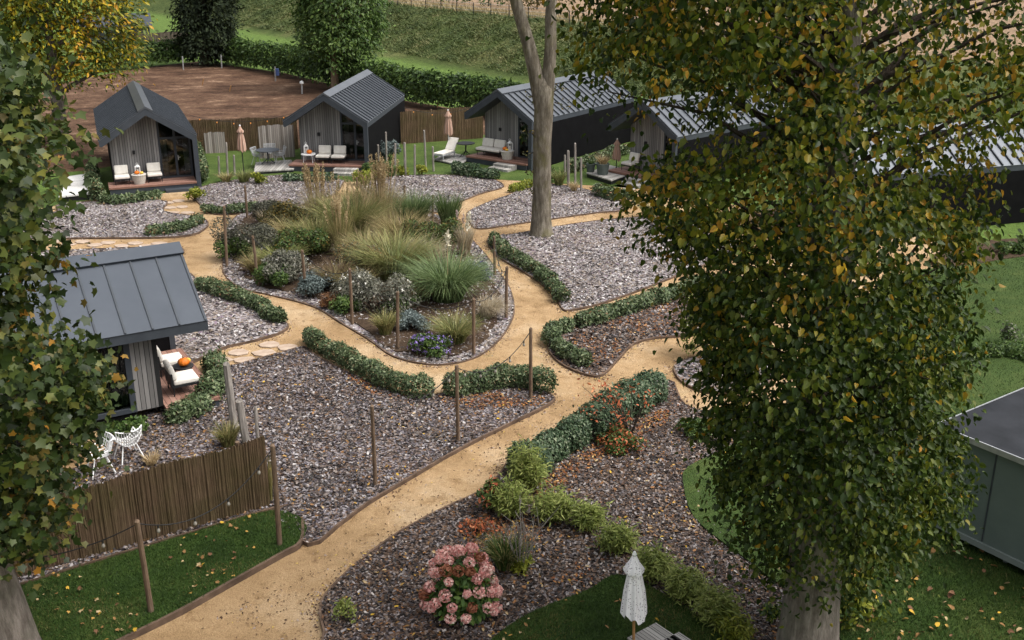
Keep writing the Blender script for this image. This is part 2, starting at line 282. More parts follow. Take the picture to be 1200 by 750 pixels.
# leaves
M['lime_green'] = mat_leaf('lime_leaf_green', [(0, (0.013, 0.025, 0.004)), (0.4, (0.026, 0.048, 0.007)), (0.72, (0.055, 0.08, 0.011)), (1, (0.115, 0.13, 0.018))], 0.5, 0.4, 0.35, 0.5)
M['lime_turning'] = mat_leaf('lime_leaf_turning', [(0, (0.055, 0.085, 0.01)), (0.42, (0.11, 0.13, 0.013)), (0.64, (0.21, 0.17, 0.016)), (0.84, (0.34, 0.165, 0.02)), (1, (0.52, 0.34, 0.03))], 1.3, 0.85, 0.4, 0.45, 0.5)
M['maple_green'] = mat_leaf('maple_leaf_green', [(0, (0.017, 0.029, 0.008)), (0.5, (0.034, 0.056, 0.013)), (0.85, (0.068, 0.088, 0.018)), (1, (0.14, 0.14, 0.028))], 0.6, 0.4, 0.28)
M['maple_turning'] = mat_leaf('maple_leaf_turning', [(0, (0.06, 0.07, 0.02)), (0.5, (0.11, 0.098, 0.028)), (0.85, (0.19, 0.125, 0.03)), (1, (0.42, 0.2, 0.03))], 0.8, 0.4, 0.3)
M['yellowing'] = mat_leaf('yellowing_leaf', [(0, (0.035, 0.058, 0.01)), (0.35, (0.09, 0.12, 0.012)), (0.65, (0.22, 0.215, 0.016)), (0.88, (0.46, 0.34, 0.018)), (1, (0.48, 0.25, 0.02))], 0.45, 0.5, 0.35)
M['tree_green'] = mat_leaf('mid_green_leaf', [(0, (0.028, 0.055, 0.012)), (0.5, (0.06, 0.112, 0.022)), (1, (0.125, 0.185, 0.042))], 0.5, 0.4, 0.3)
M['conifer'] = mat_leaf('conifer_spray', [(0, (0.007, 0.012, 0.005)), (0.6, (0.016, 0.026, 0.010)), (1, (0.036, 0.05, 0.018))], 0.6, 0.4, 0.0, 0.8)
M['laurel'] = mat_leaf('laurel_leaf', [(0, (0.018, 0.036, 0.01)), (0.5, (0.045, 0.085, 0.019)), (1, (0.105, 0.165, 0.038))], 0.35, 0.45, 0.3)
M['hedge_leaf'] = mat_leaf('grey_green_hedge_leaf', [(0, (0.026, 0.043, 0.016)), (0.4, (0.06, 0.09, 0.036)), (0.8, (0.125, 0.165, 0.075)), (0.97, (0.25, 0.28, 0.16)), (1, (0.2, 0.12, 0.06))], 1.4, 0.35, 0.2)
M['big_hedge_leaf'] = mat_leaf('blue_green_hedge_leaf', [(0, (0.02, 0.041, 0.018)), (0.45, (0.046, 0.08, 0.038)), (0.85, (0.105, 0.15, 0.078)), (1, (0.25, 0.28, 0.18))], 1.4, 0.35, 0.2)
M['lime_shrub'] = mat_leaf('yellow_green_shrub_leaf', [(0, (0.07, 0.1, 0.012)), (0.5, (0.19, 0.22, 0.025)), (1, (0.34, 0.34, 0.05))], 1.5, 0.35, 0.3)
M['nandina'] = mat_leaf('light_green_shrub_leaf', [(0, (0.105, 0.14, 0.03)), (0.5, (0.21, 0.26, 0.058)), (1, (0.36, 0.39, 0.12))], 1.4, 0.4, 0.4)
M['mid_shrub'] = mat_leaf('green_shrub_leaf', [(0, (0.025, 0.05, 0.012)), (0.5, (0.055, 0.1, 0.022)), (1, (0.11, 0.16, 0.04))], 1.4, 0.4, 0.3)
M['dark_shrub'] = mat_leaf('dark_shrub_leaf', [(0, (0.03, 0.032, 0.022)), (0.5, (0.062, 0.064, 0.043)), (1, (0.13, 0.125, 0.085))], 1.2, 0.4, 0.2)
M['olive_shrub'] = mat_leaf('olive_shrub_leaf', [(0, (0.03, 0.035, 0.012)), (0.6, (0.07, 0.065, 0.02)), (1, (0.18, 0.12, 0.025))], 1.4, 0.4, 0.25)
M['silver'] = mat_leaf('silvery_leaf', [(0, (0.06, 0.064, 0.045)), (0.6, (0.13, 0.13, 0.095)), (1, (0.25, 0.24, 0.19))], 1.4, 0.4, 0.2)
M['blue_grey'] = mat_leaf('blue_grey_leaf', [(0, (0.05, 0.068, 0.064)), (0.6, (0.105, 0.135, 0.128)), (1, (0.2, 0.24, 0.23))], 1.4, 0.4, 0.2)
M['rust_leaf'] = mat_leaf('rusty_leaf', [(0, (0.09, 0.04, 0.02)), (0.6, (0.17, 0.08, 0.035)), (1, (0.28, 0.15, 0.06))], 1.4, 0.4, 0.25)
M['orange_leaf'] = mat_leaf('coral_orange_leaf', [(0, (0.3, 0.07, 0.03)), (0.6, (0.48, 0.14, 0.06)), (1, (0.6, 0.25, 0.11))], 1.4, 0.4, 0.3)
M['pampas'] = mat_leaf('pampas_blade', [(0, (0.063, 0.098, 0.034)), (0.5, (0.115, 0.172, 0.063)), (1, (0.230, 0.287, 0.127))], 1.0, 0.25, 0.25)
M['grass_green'] = mat_leaf('ornamental_grass_green', [(0, (0.078, 0.098, 0.033)), (0.5, (0.163, 0.189, 0.058)), (1, (0.338, 0.325, 0.130))], 0.9, 0.35, 0.25)
M['grass_olive'] = mat_leaf('ornamental_grass_olive', [(0, (0.106, 0.100, 0.037)), (0.5, (0.225, 0.200, 0.075)), (1, (0.425, 0.350, 0.163))], 0.9, 0.35, 0.25)
M['grass_tan'] = mat_leaf('ornamental_grass_tan', [(0, (0.230, 0.161, 0.081)), (0.5, (0.414, 0.305, 0.161)), (1, (0.575, 0.460, 0.276))], 0.9, 0.3, 0.25)
M['grass_pale'] = mat_leaf('feather_grass_pale', [(0, (0.28, 0.22, 0.13)), (0.5, (0.42, 0.35, 0.24)), (1, (0.56, 0.5, 0.38))], 0.9, 0.3, 0.3)
M['grass_brown'] = mat_leaf('brown_grass', [(0, (0.075, 0.050, 0.027)), (0.5, (0.150, 0.100, 0.056)), (1, (0.275, 0.200, 0.112))], 0.9, 0.3, 0.25)
M['plume'] = mat_leaf('cream_plume', [(0, (0.55, 0.5, 0.38)), (1, (0.72, 0.68, 0.56))], 1, 0.2, 0.3)
M['pink_plume'] = mat_leaf('pinkish_plume', [(0, (0.35, 0.26, 0.24)), (1, (0.5, 0.4, 0.37))], 1, 0.2, 0.3)
M['purple_flower'] = mat_leaf('purple_aster_petal', [(0, (0.12, 0.075, 0.28)), (0.6, (0.2, 0.14, 0.4)), (1, (0.32, 0.25, 0.52))], 2, 0.2, 0.2)
M['white_flower'] = mat_leaf('white_petal', [(0, (0.65, 0.63, 0.55)), (1, (0.8, 0.79, 0.74))], 2, 0.2, 0.2)
M['pink_flower'] = mat_leaf('pink_hydrangea_petal', [(0, (0.56, 0.21, 0.19)), (0.35, (0.74, 0.37, 0.33)), (0.8, (0.82, 0.54, 0.48)), (1, (0.8, 0.66, 0.56))], 2.2, 0.45, 0.25)
M['rust_flower'] = mat_leaf('faded_rust_petal', [(0, (0.2, 0.06, 0.03)), (1, (0.36, 0.15, 0.08))], 2, 0.3, 0.2)
M['hydr_leaf'] = mat_leaf('hydrangea_leaf', [(0, (0.03, 0.065, 0.015)), (0.6, (0.065, 0.13, 0.026)), (1, (0.13, 0.2, 0.04))], 1.8, 0.3, 0.3)

# ------------------------------------------------------------------ mesh helpers
def set_props(o, label=None, cat=None, group=None, kind=None):
    if label: o['label'] = label
    if cat: o['category'] = cat
    if group: o['group'] = group
    if kind: o['kind'] = kind
    return o
def empty(name, loc, rotz=0, label=None, cat=None, group=None, kind=None):
    o = bpy.data.objects.new(name, None); COL.objects.link(o); o.location = Vector(loc); o.rotation_euler = (0, 0, rotz); o.empty_display_size = 0.2
    return set_props(o, label, cat, group, kind)
class MB:
    def __init__(s): s.v = []; s.f = []; s.m = []
    def add(s, verts, faces, mi=0):
        n = len(s.v); s.v += [tuple(map(float, p)) for p in verts]; s.f += [tuple(i + n for i in f) for f in faces]; s.m += [mi]*len(faces)
    def box(s, x0, x1, y0, y1, z0, z1, mi=0, M4=None):
        p = [(x, y, z) for x in (x0, x1) for y in (y0, y1) for z in (z0, z1)]
        if M4 is not None: p = [tuple(M4 @ Vector(q)) for q in p]
        s.add(p, [(0, 1, 3, 2), (4, 6, 7, 5), (0, 4, 5, 1), (2, 3, 7, 6), (0, 2, 6, 4), (1, 5, 7, 3)], mi)
    def prism(s, poly, axis, a0, a1, mi=0):
        """extrude a 2-D polygon along an axis (0: poly is (y,z), 1: poly is (x,z), 2: poly is (x,y))"""
        def P(q, a): return {0: (a, q[0], q[1]), 1: (q[0], a, q[1]), 2: (q[0], q[1], a)}[axis]
        n = len(poly); v = [P(q, a0) for q in poly] + [P(q, a1) for q in poly]
        s.add(v, [tuple(range(n)), tuple(range(2*n - 1, n - 1, -1))] + [(i, i + n, (i + 1) % n + n, (i + 1) % n) for i in range(n)], mi)
    def tube(s, pts, rad, sides=8, mi=0, cap=True, jit=0.0, lobes=0.0):
        pts = [np.array(p, float) for p in pts]; n = len(pts)
        if not hasattr(rad, '__len__'): rad = [rad]*n
        V = []; up = np.array([0.31, 0.17, 0.93]); 
        ph = rng.uniform(0, 6.28)
        for i, p in enumerate(pts):
            t = pts[min(i + 1, n - 1)] - pts[max(i - 1, 0)]; t = t/(np.linalg.norm(t) + 1e-9)
            ref = np.array([1.0, 0, 0]) if abs(t[0]) < 0.8 else np.array([0, 1.0, 0])
            a = np.cross(t, ref); a /= np.linalg.norm(a); b = np.cross(t, a)
            for k in range(sides):
                th = 2*math.pi*k/sides; r = rad[i]*(1 + jit*rng.uniform(-1, 1) + lobes*math.sin(5*th + ph))
                V.append(p + r*(math.cos(th)*a + math.sin(th)*b))
        Fc = [(i*sides + k, i*sides + (k + 1) % sides, (i + 1)*sides + (k + 1) % sides, (i + 1)*sides + k) for i in range(n - 1) for k in range(sides)]
        if cap: Fc += [tuple(range(sides - 1, -1, -1)), tuple((n - 1)*sides + k for k in range(sides))]
        s.add(V, Fc, mi)
    def lathe(s, prof, c=(0, 0, 0), seg=16, mi=0, ribs=0, amp=0.0):
        V = []; n = len(prof)
        for r, z in prof:
            for k in range(seg):
                th = 2*math.pi*k/seg; q = r*(1 + amp*math.cos(ribs*th)) if ribs else r
                V.append((c[0] + q*math.cos(th), c[1] + q*math.sin(th), c[2] + z))
        Fc = [(i*seg + k, i*seg + (k + 1) % seg, (i + 1)*seg + (k + 1) % seg, (i + 1)*seg + k) for i in range(n - 1) for k in range(seg)]
        Fc += [tuple(range(seg - 1, -1, -1)), tuple((n - 1)*seg + k for k in range(seg))]
        s.add(V, Fc, mi)
def obj(name, mb, mats, parent=None, smooth=False, bevel=0.0, label=None, cat=None, group=None, kind=None):
    me = bpy.data.meshes.new(name); me.from_pydata(mb.v, [], mb.f)
    if not isinstance(mats, (list, tuple)): mats = [mats]
    for m in mats: me.materials.append(M[m] if isinstance(m, str) else m)
    if len(mats) > 1: me.polygons.foreach_set('material_index', mb.m)
    if smooth: me.polygons.foreach_set('use_smooth', [True]*len(mb.f))
    me.update()
    bm = bmesh.new(); bm.from_mesh(me); bmesh.ops.recalc_face_normals(bm, faces=bm.faces); bm.to_mesh(me); bm.free()
    o = bpy.data.objects.new(name, me); COL.objects.link(o)
    if parent: o.parent = parent
    if bevel:
        bv = o.modifiers.new('bevel', 'BEVEL'); bv.width = bevel; bv.segments = 2; bv.limit_method = 'ANGLE'
    return set_props(o, label, cat, group, kind)
def np_obj(name, V, starts_faces, mats, midx=None, parent=None, smooth=False, **kw):
    """V: (n,3) array; starts_faces: list of (k, faces array (m,k))"""
    me = bpy.data.meshes.new(name)
    loops = np.concatenate([f.reshape(-1) for k, f in starts_faces]); tot = np.concatenate([np.full(len(f), k) for k, f in starts_faces])
    st = np.concatenate([[0], np.cumsum(tot)[:-1]])
    me.vertices.add(len(V)); me.vertices.foreach_set('co', V.astype(np.float32).ravel())
    me.loops.add(len(loops)); me.loops.foreach_set('vertex_index', loops.astype(np.int32))
    me.polygons.add(len(tot)); me.polygons.foreach_set('loop_start', st.astype(np.int32)); me.polygons.foreach_set('loop_total', tot.astype(np.int32))
    if not isinstance(mats, (list, tuple)): mats = [mats]
    for m in mats: me.materials.append(M[m])
    if midx is not None: me.polygons.foreach_set('material_index', midx.astype(np.int32))
    if smooth: me.polygons.foreach_set('use_smooth', np.ones(len(tot), bool))
    me.update(calc_edges=True); me.validate()
    o = bpy.data.objects.new(name, me); COL.objects.link(o)
    if parent: o.parent = parent
    return set_props(o, **kw)
def unit(a): return a/(np.linalg.norm(a, axis=-1, keepdims=True) + 1e-9)
LEAF = {  # template vertices (along, across, lift) and faces
    'oval': ([(0, 0, 0), (0.35, 0.24, 0.05), (0.75, 0.18, 0.02), (1, 0, -0.08), (0.75, -0.18, 0.02), (0.35, -0.24, 0.05)], [(0, 3, 2, 1), (0, 5, 4, 3)]),
    'heart': ([(0.08, 0, 0), (-0.02, 0.19, 0.09), (0.3, 0.38, 0.15), (0.7, 0.27, 0.0), (1, 0, -0.28), (0.7, -0.27, 0.0), (0.3, -0.38, 0.15), (-0.02, -0.19, 0.09)], [(0, 4, 3, 2, 1), (0, 7, 6, 5, 4)]),
    'palm': ([(0, 0, 0), (-0.1, 0.40, -.05), (0.2, 0.42, .05), (0.42, 0.66, -.06), (0.56, 0.33, .03), (1, 0, -0.16), (0.56, -0.33, .03), (0.42, -0.66, -.06), (0.2, -0.42, .05), (-0.1, -0.40, -.05)], [(0, 5, 4, 3, 2, 1), (0, 9, 8, 7, 6, 5)]),
    'lance': ([(0, 0, 0), (0.4, 0.1, 0.03), (1, 0, -0.12), (0.4, -0.1, 0.03)], [(0, 2, 1), (0, 3, 2)]),
    'chip': ([(-0.5, -0.22, 0), (0.42, -0.28, 0), (0.5, 0.2, 0), (-0.38, 0.3, 0)], [(0, 1, 2, 3)]),
    'needle': ([(0, 0.05, 0), (0, -0.05, 0), (1, 0, -0.1)], [(0, 1, 2)]),
}
def leaf_arrays(C, Nn, T, size, shape):
    tv, tf = LEAF[shape]; tv = np.array(tv, float)
    Nn = unit(Nn); T = unit(T - Nn*np.sum(T*Nn, 1, keepdims=True)); B = np.cross(Nn, T)
    s = size[:, None, None]
    V = C[:, None, :] + s*(tv[None, :, 0:1]*T[:, None, :] + tv[None, :, 1:2]*B[:, None, :] + tv[None, :, 2:3]*Nn[:, None, :])
    k = len(tv); base = (np.arange(len(C))*k)[:, None]
    fs = [(len(f), np.array(f)[None, :] + base) for f in tf]
    return V.reshape(-1, 3), fs, len(tf)
def leaves(name, C, Nn, T, size, shape, mats, which=None, parent=None, **kw):
    V, fs, nf = leaf_arrays(C, Nn, T, size, shape)
    mi = None
    if which is not None: mi = np.concatenate([which]*nf)
    return np_obj(name, V, fs, mats, mi, parent, **kw)
def rnd_dirs(n, up=0.0):
    d = rng.normal(size=(n, 3)); d[:, 2] += up; return unit(d)
def blades_arrays(base, dirs, L, lean, droop, width, seg=4):
    """tapering arching blades; base (n,3), dirs (n,2) unit, L heights"""
    n = len(base); t = np.linspace(0, 1, seg + 1)
    out = lean[:, None]*(0.35*t[None, :] + 0.65*t[None, :]**2)*L[:, None]
    z = L[:, None]*(t[None, :] - droop[:, None]*t[None, :]**2.4)
    P = np.stack([base[:, None, 0] + out*dirs[:, None, 0], base[:, None, 1] + out*dirs[:, None, 1], base[:, None, 2] + z], -1)
    a = rng.uniform(0, math.pi, n); side = np.stack([np.cos(a), np.sin(a), np.zeros(n)], -1)[:, None, :]
    w = (width[:, None]*(1 - 0.92*t[None, :]**1.5))[..., None]*0.5
    V = np.stack([P + side*w, P - side*w], 2)           # n, seg+1, 2, 3
    k = (seg + 1)*2; b0 = (np.arange(n)*k)[:, None]
    fs = [(4, np.array([2*i, 2*i + 1, 2*i + 3, 2*i + 2])[None, :] + b0) for i in range(seg)]
    return V.reshape(-1, 3), fs, P
def catmull(P, n=6, closed=True):
    P = np.array(P, float); out = []; m = len(P)
    for i in range(m if closed else m - 1):
        if closed: p0, p1, p2, p3 = P[i - 1], P[i], P[(i + 1) % m], P[(i + 2) % m]
        else: p0, p1, p2, p3 = P[max(i - 1, 0)], P[i], P[i + 1], P[min(i + 2, m - 1)]
        for t in np.linspace(0, 1, n, endpoint=False):
            out.append(0.5*((2*p1) + (-p0 + p2)*t + (2*p0 - 5*p1 + 4*p2 - p3)*t*t + (-p0 + 3*p1 - 3*p2 + p3)*t**3))
    if not closed: out.append(P[-1])
    return np.array(out)
def inside(poly, pts):
    x, y = pts[:, 0], pts[:, 1]; c = np.zeros(len(pts), bool); n = len(poly)
    for i in range(n):
        x1, y1 = poly[i][:2]; x2, y2 = poly[(i + 1) % n][:2]
        k = (y1 > y) != (y2 > y)
        c ^= k & (x < (x2 - x1)*(y - y1)/((y2 - y1) + 1e-12) + x1)
    return c
def sample_poly(poly, n):
    poly = np.array(poly)[:, :2]; lo, hi = poly.min(0), poly.max(0); out = np.zeros((0, 2))
    while len(out) < n:
        p = rng.uniform(lo, hi, size=(n*2, 2)); out = np.vstack([out, p[inside(poly, p)]])
    return out[:n]
def poly_area(p): 
    p = np.array(p)[:, :2]; x, y = p[:, 0], p[:, 1]; return abs(np.dot(x, np.roll(y, -1)) - np.dot(y, np.roll(x, -1)))/2
def sheet(name, poly, z, mat, thick=0.0, **kw):
    bm = bmesh.new(); vs = [bm.verts.new((p[0], p[1], z)) for p in poly]; f = bm.faces.new(vs)
    if f.normal.z < 0: bmesh.ops.reverse_faces(bm, faces=[f])
    if thick:
        r = bmesh.ops.extrude_face_region(bm, geom=[f]); 
        bmesh.ops.translate(bm, verts=[e for e in r['geom'] if isinstance(e, bmesh.types.BMVert)], vec=(0, 0, 0)); 
        for v in vs: v.co.z = z - thick
    bmesh.ops.triangulate(bm, faces=[f for f in bm.faces if len(f.verts) > 4]); bmesh.ops.recalc_face_normals(bm, faces=bm.faces)
    me = bpy.data.meshes.new(name); bm.to_mesh(me); bm.free(); me.materials.append(M[mat])
    o = bpy.data.objects.new(name, me); COL.objects.link(o); return set_props(o, **kw)
def PX(pts): return [G(x, y)[:2] for x, y in pts]

# ------------------------------------------------------------------ terrain, sand, beds, lawns
NV = np.array([0.82, 0.572])
def terrain_z(x, y):
    s = NV[0]*x + NV[1]*y
    t = np.clip((s - 51)/10.5, 0, 1); z = 3.7*(t*t*(3 - 2*t)*0.5 + t*0.5)
    z = z + np.where(s > 51, 0.22*np.sin(x*0.33 + 1.3*np.sin(y*0.19))*t*(1.2 - t), 0)
    return z + np.clip(s - 75, 0, 400)*0.012
def build_terrain():
    xs = np.concatenate([np.linspace(-420, -82, 14), np.linspace(-80, 80, 161), np.linspace(84, 420, 14)])
    ys = np.concatenate([np.linspace(-60, 48, 20), np.linspace(50, 190, 141), np.linspace(200, 900, 24)])
    X, Y = np.meshgrid(xs, ys); Z = terrain_z(X, Y); V = np.stack([X, Y, Z], -1).reshape(-1, 3)
    nx, ny = len(xs), len(ys); i = np.arange(nx - 1)[None, :] + (np.arange(ny - 1)*nx)[:, None]; i = i.ravel()
    np_obj('ground', V, [(4, np.stack([i, i + 1, i + nx + 1, i + nx], 1))], 'terrain', smooth=True, kind='structure')
build_terrain()
sheet('sand_path', PX([(-300, 262), (20, 236), (110, 226), (240, 214), (560, 205), (760, 216), (900, 250), (1250, 300), (1700, 420), (1700, 900), (-500, 900)]), 0.004, 'sand', kind='structure')
sheet('bare_field', PX([(-80, 215), (60, 100), (165, 79), (235, 72), (335, 86), (450, 114), (560, 132), (640, 142), (600, 158), (480, 166), (345, 174), (235, 177), (100, 200)]), 0.004, 'field', kind='structure')
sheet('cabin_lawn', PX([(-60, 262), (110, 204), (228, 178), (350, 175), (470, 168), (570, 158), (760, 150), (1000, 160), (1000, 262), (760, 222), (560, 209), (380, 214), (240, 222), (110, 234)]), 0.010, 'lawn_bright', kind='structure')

BEDN = [0]
def bed(outline, mat, chips, name, dens, csize, smooth=4, edge=True, soil=None, cap=60000, zt=0.03):
    P = PX(outline)
    Pc = catmull(P, smooth) if smooth > 1 else np.array(P)
    BEDN[0] += 1; z = zt + 0.004*BEDN[0]
    b = sheet(name, Pc, z, mat, 0.028 + 0.004*BEDN[0]*0.5, kind='structure')
    if edge:
        mb = MB(); n = len(Pc)
        t = unit(np.roll(Pc, -1, 0) - np.roll(Pc, 1, 0)); nm = np.stack([t[:, 1], -t[:, 0]], 1)
        sgn = 1 if np.dot(Pc[:, 0], np.roll(Pc[:, 1], -1)) - np.dot(Pc[:, 1], np.roll(Pc[:, 0], -1)) > 0 else -1
        o1 = Pc + nm*sgn*0.045; o0 = Pc + nm*sgn*0.002; zt2 = z + 0.018
        V = [(*p, 0.0) for p in o1] + [(*p, zt2 + rng.uniform(-.008, .008)) for p in o1] + [(*p, zt2 + rng.uniform(-.008, .008)) for p in o0] + [(*p, 0.0) for p in o0]
        Fc = []
        for i in range(n):
            j = (i + 1) % n
            for a in range(3): Fc.append((a*n + i, a*n + j, (a + 1)*n + j, (a + 1)*n + i))
        mb.add(V, Fc); obj('edging_strip', mb, 'edging', b)
        if min(np.linalg.norm(Pc, axis=1)) < 45:
            m = min(3500, n*16); k = rng.randint(0, n, m); tq = rng.rand(m)[:, None]; q = Pc[k]*(1 - tq) + np.roll(Pc, -1, 0)[k]*tq + nm[k]*sgn*(0.05 + np.abs(rng.normal(0, 0.16, m)))[:, None]
            patch = np.sin(q[:, 0]*1.7 + 2*np.sin(q[:, 1]*0.9)) > -0.3; q = q[patch]; m = len(q)
            leaves('edge_litter', np.column_stack([q, np.full(m, 0.008) + rng.uniform(0, .015, m)]), rng.normal(size=(m, 3))*[.4, .4, .1] + [0, 0, 1], rng.normal(size=(m, 3)), rng.uniform(.02, .06, m), 'chip', 'debris', kind='stuff', label='bits of bark and leaf along the path edge')
    n = int(min(cap, poly_area(Pc)*dens))
    if n:
        p = sample_poly(Pc, n); p = p[np.sin(p[:, 0]*0.9 + 2.2*np.sin(p[:, 1]*0.6))*np.sin(p[:, 1]*1.0 + 1.5*np.sin(p[:, 0]*0.5)) + rng.normal(0, 0.35, n) > -0.55]; n = len(p)
        C = np.column_stack([p, np.full(n, z) + rng.uniform(0.004, 0.035, n)])
        Nn = rng.normal(size=(n, 3))*[0.45, 0.45, 0.1] + [0, 0, 1]; T = rng.normal(size=(n, 3))
        leaves(chips + '_chips', C, Nn, T, csize*rng.uniform(0.7, 1.35, n)**2, 'chip', chips, kind='stuff', label='loose %s chips' % ('purple grey slate' if chips == 'gravel' else 'dark slate and bark'))
    return Pc, z
# the island with the ornamental grasses: chip rim, soil heart
ISL = [(262, 290), (262, 309), (264, 322), (282, 338), (320, 347), (368, 360), (400, 379), (432, 398), (461, 418), (496, 427), (528, 427), (560, 418), (585, 398), (600, 373), (601, 354), (594, 334), (580, 315), (562, 292), (540, 270), (515, 254), (470, 243), (420, 237), (370, 236), (320, 241), (285, 250), (268, 265)]
island, zi = bed(ISL, 'gravel_base', 'gravel', 'island_bed', 170, 0.075)
c0 = np.mean(island, 0); rim = c0 + (island - c0)*(1 - 0.55/np.linalg.norm(island - c0, axis=1, keepdims=True))
rim = rim + rng.normal(size=rim.shape)*0.08
sheet('island_soil', rim, zi + 0.03, 'soil', 0.02, kind='structure')
bed([(232, 221), (243, 247), (268, 252), (330, 243), (372, 235), (392, 228), (400, 217), (396, 211), (330, 206)], 'gravel_base', 'gravel', 'gravel_bed', 230, 0.07)
bed([(424, 222), (432, 212), (500, 206), (566, 209), (590, 219), (562, 228), (530, 241), (509, 250), (478, 238), (442, 231)], 'gravel_base', 'gravel', 'gravel_bed', 230, 0.07)
bed([(601, 228), (570, 239), (549, 250), (552, 262), (562, 269), (600, 264), (650, 257), (700, 250), (728, 247), (722, 236), (690, 224), (640, 216), (612, 220)], 'gravel_base', 'gravel', 'gravel_bed', 230, 0.07)
bed([(573, 280), (582, 300), (618, 322), (648, 344), (660, 363), (672, 364), (710, 355), (760, 337), (810, 317), (860, 296), (850, 268), (800, 256), (730, 257), (664, 265), (600, 276)], 'gravel_base', 'gravel', 'gravel_bed', 200, 0.075)
bed([(643, 405), (648, 388), (680, 378), (740, 356), (800, 338), (860, 322), (900, 360), (850, 388), (800, 395), (770, 397), (742, 404), (722, 424), (706, 440), (690, 441), (664, 431), (648, 418)], 'bark_base', 'bark', 'mulch_bed', 180, 0.085)
bed([(791, 436), (800, 425), (840, 416), (890, 420), (900, 450), (840, 462), (806, 453)], 'gravel_base', 'mulch', 'mulch_bed', 180, 0.085)
bed([(60, 252), (75, 240), (188, 236), (192, 249), (236, 257), (241, 268), (205, 279), (60, 281), (-60, 290), (-60, 262)], 'gravel_base', 'gravel', 'gravel_bed', 230, 0.07)
bed([(215, 325), (236, 334), (290, 352), (333, 378), (331, 390), (300, 400), (262, 409), (238, 420), (180, 440), (150, 400)], 'gravel_base', 'gravel', 'gravel_bed', 140, 0.085, 3)
bed([(60, 296), (130, 293), (205, 292), (212, 300), (180, 330), (60, 360), (-60, 370), (-60, 300)], 'gravel_base', 'gravel', 'gravel_bed', 60, 0.11, 3)
MUL, zm = bed([(356, 409), (366, 417), (400, 436), (450, 457), (492, 466), (525, 464), (560, 457), (605, 452), (646, 466), (640, 477), (600, 497), (540, 527), (480, 562), (430, 592), (395, 618), (362, 640), (322, 608), (318, 599), (22, 688), (-300, 790), (-300, 520), (60, 560), (150, 500), (225, 452), (250, 437), (275, 431), (300, 424), (330, 416)], 'mulch_base', 'mulch', 'mulch_bed', 420, 0.058, 3, cap=120000)
MUH, zh = bed([(378, 712), (392, 690), (425, 660), (470, 627), (520, 600), (562, 580), (586, 560), (602, 541), (650, 510), (700, 479), (745, 455), (784, 449), (792, 461), (802, 477), (838, 490), (900, 500), (960, 560), (990, 700), (960, 860), (420, 860), (382, 745)], 'bark_base', 'bark', 'mulch_bed', 480, 0.052, 3, cap=110000)
LWL = catmull(PX([(-150, 810), (-60, 712), (22, 692), (120, 662), (230, 628), (318, 603), (358, 616), (352, 640), (330, 654), (270, 688), (210, 722), (140, 757), (60, 800)]), 3)
def lawn(name, P, z, mat, blade, dens, h, cap=60000):
    o = sheet(name, P, z, mat, 0.03, kind='structure')
    n = int(min(cap, poly_area(P)*dens)); p = sample_poly(P, n)
    base = np.column_stack([p, np.full(n, z - 0.003)]); a = rng.uniform(0, 6.28, n)
    V, fs, _ = blades_arrays(base, np.stack([np.cos(a), np.sin(a)], 1), rng.uniform(h*0.6, h*1.4, n), rng.uniform(0.2, 1.0, n), rng.uniform(0, 0.3, n), rng.uniform(0.008, 0.016, n), 2)
    np_obj('grass_blades', V, fs, blade, kind='stuff', label='short mown grass')
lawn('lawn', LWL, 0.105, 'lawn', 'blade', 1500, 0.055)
EDG = catmull(PX([(357, 614), (354, 640), (330, 655), (270, 689), (210, 723), (140, 758), (60, 802)]), 8, False)
tt = unit(np.gradient(EDG, axis=0)); nn = np.stack([-tt[:, 1], tt[:, 0]], 1); o1 = EDG + nn*0.0; o0 = EDG - nn*0.06; nL = len(EDG); mbk = MB()
mbk.add([(*p, 0) for p in o1] + [(*p, 0.125) for p in o1] + [(*p, 0.125) for p in o0] + [(*p, 0.0) for p in o0], [(a*nL + i, a*nL + i + 1, (a + 1)*nL + i + 1, (a + 1)*nL + i) for i in range(nL - 1) for a in range(3)])
obj('lawn_edging', mbk, 'edging', kind='structure')
LWU = catmull(PX([(565, 775), (588, 747), (630, 722), (690, 698), (716, 682), (740, 684), (775, 702), (815, 728), (850, 765), (860, 850), (560, 850)]), 3)
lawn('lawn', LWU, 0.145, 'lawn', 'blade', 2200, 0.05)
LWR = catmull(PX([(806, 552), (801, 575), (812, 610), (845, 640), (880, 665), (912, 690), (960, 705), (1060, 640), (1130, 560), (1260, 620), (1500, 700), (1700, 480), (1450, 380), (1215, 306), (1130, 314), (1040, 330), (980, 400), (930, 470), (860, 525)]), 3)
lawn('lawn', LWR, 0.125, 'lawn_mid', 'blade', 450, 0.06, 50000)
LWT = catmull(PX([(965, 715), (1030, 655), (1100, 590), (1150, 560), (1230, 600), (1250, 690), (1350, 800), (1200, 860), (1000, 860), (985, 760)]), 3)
lawn('lawn', LWT, 0.16, 'lawn', 'blade', 1500, 0.06)

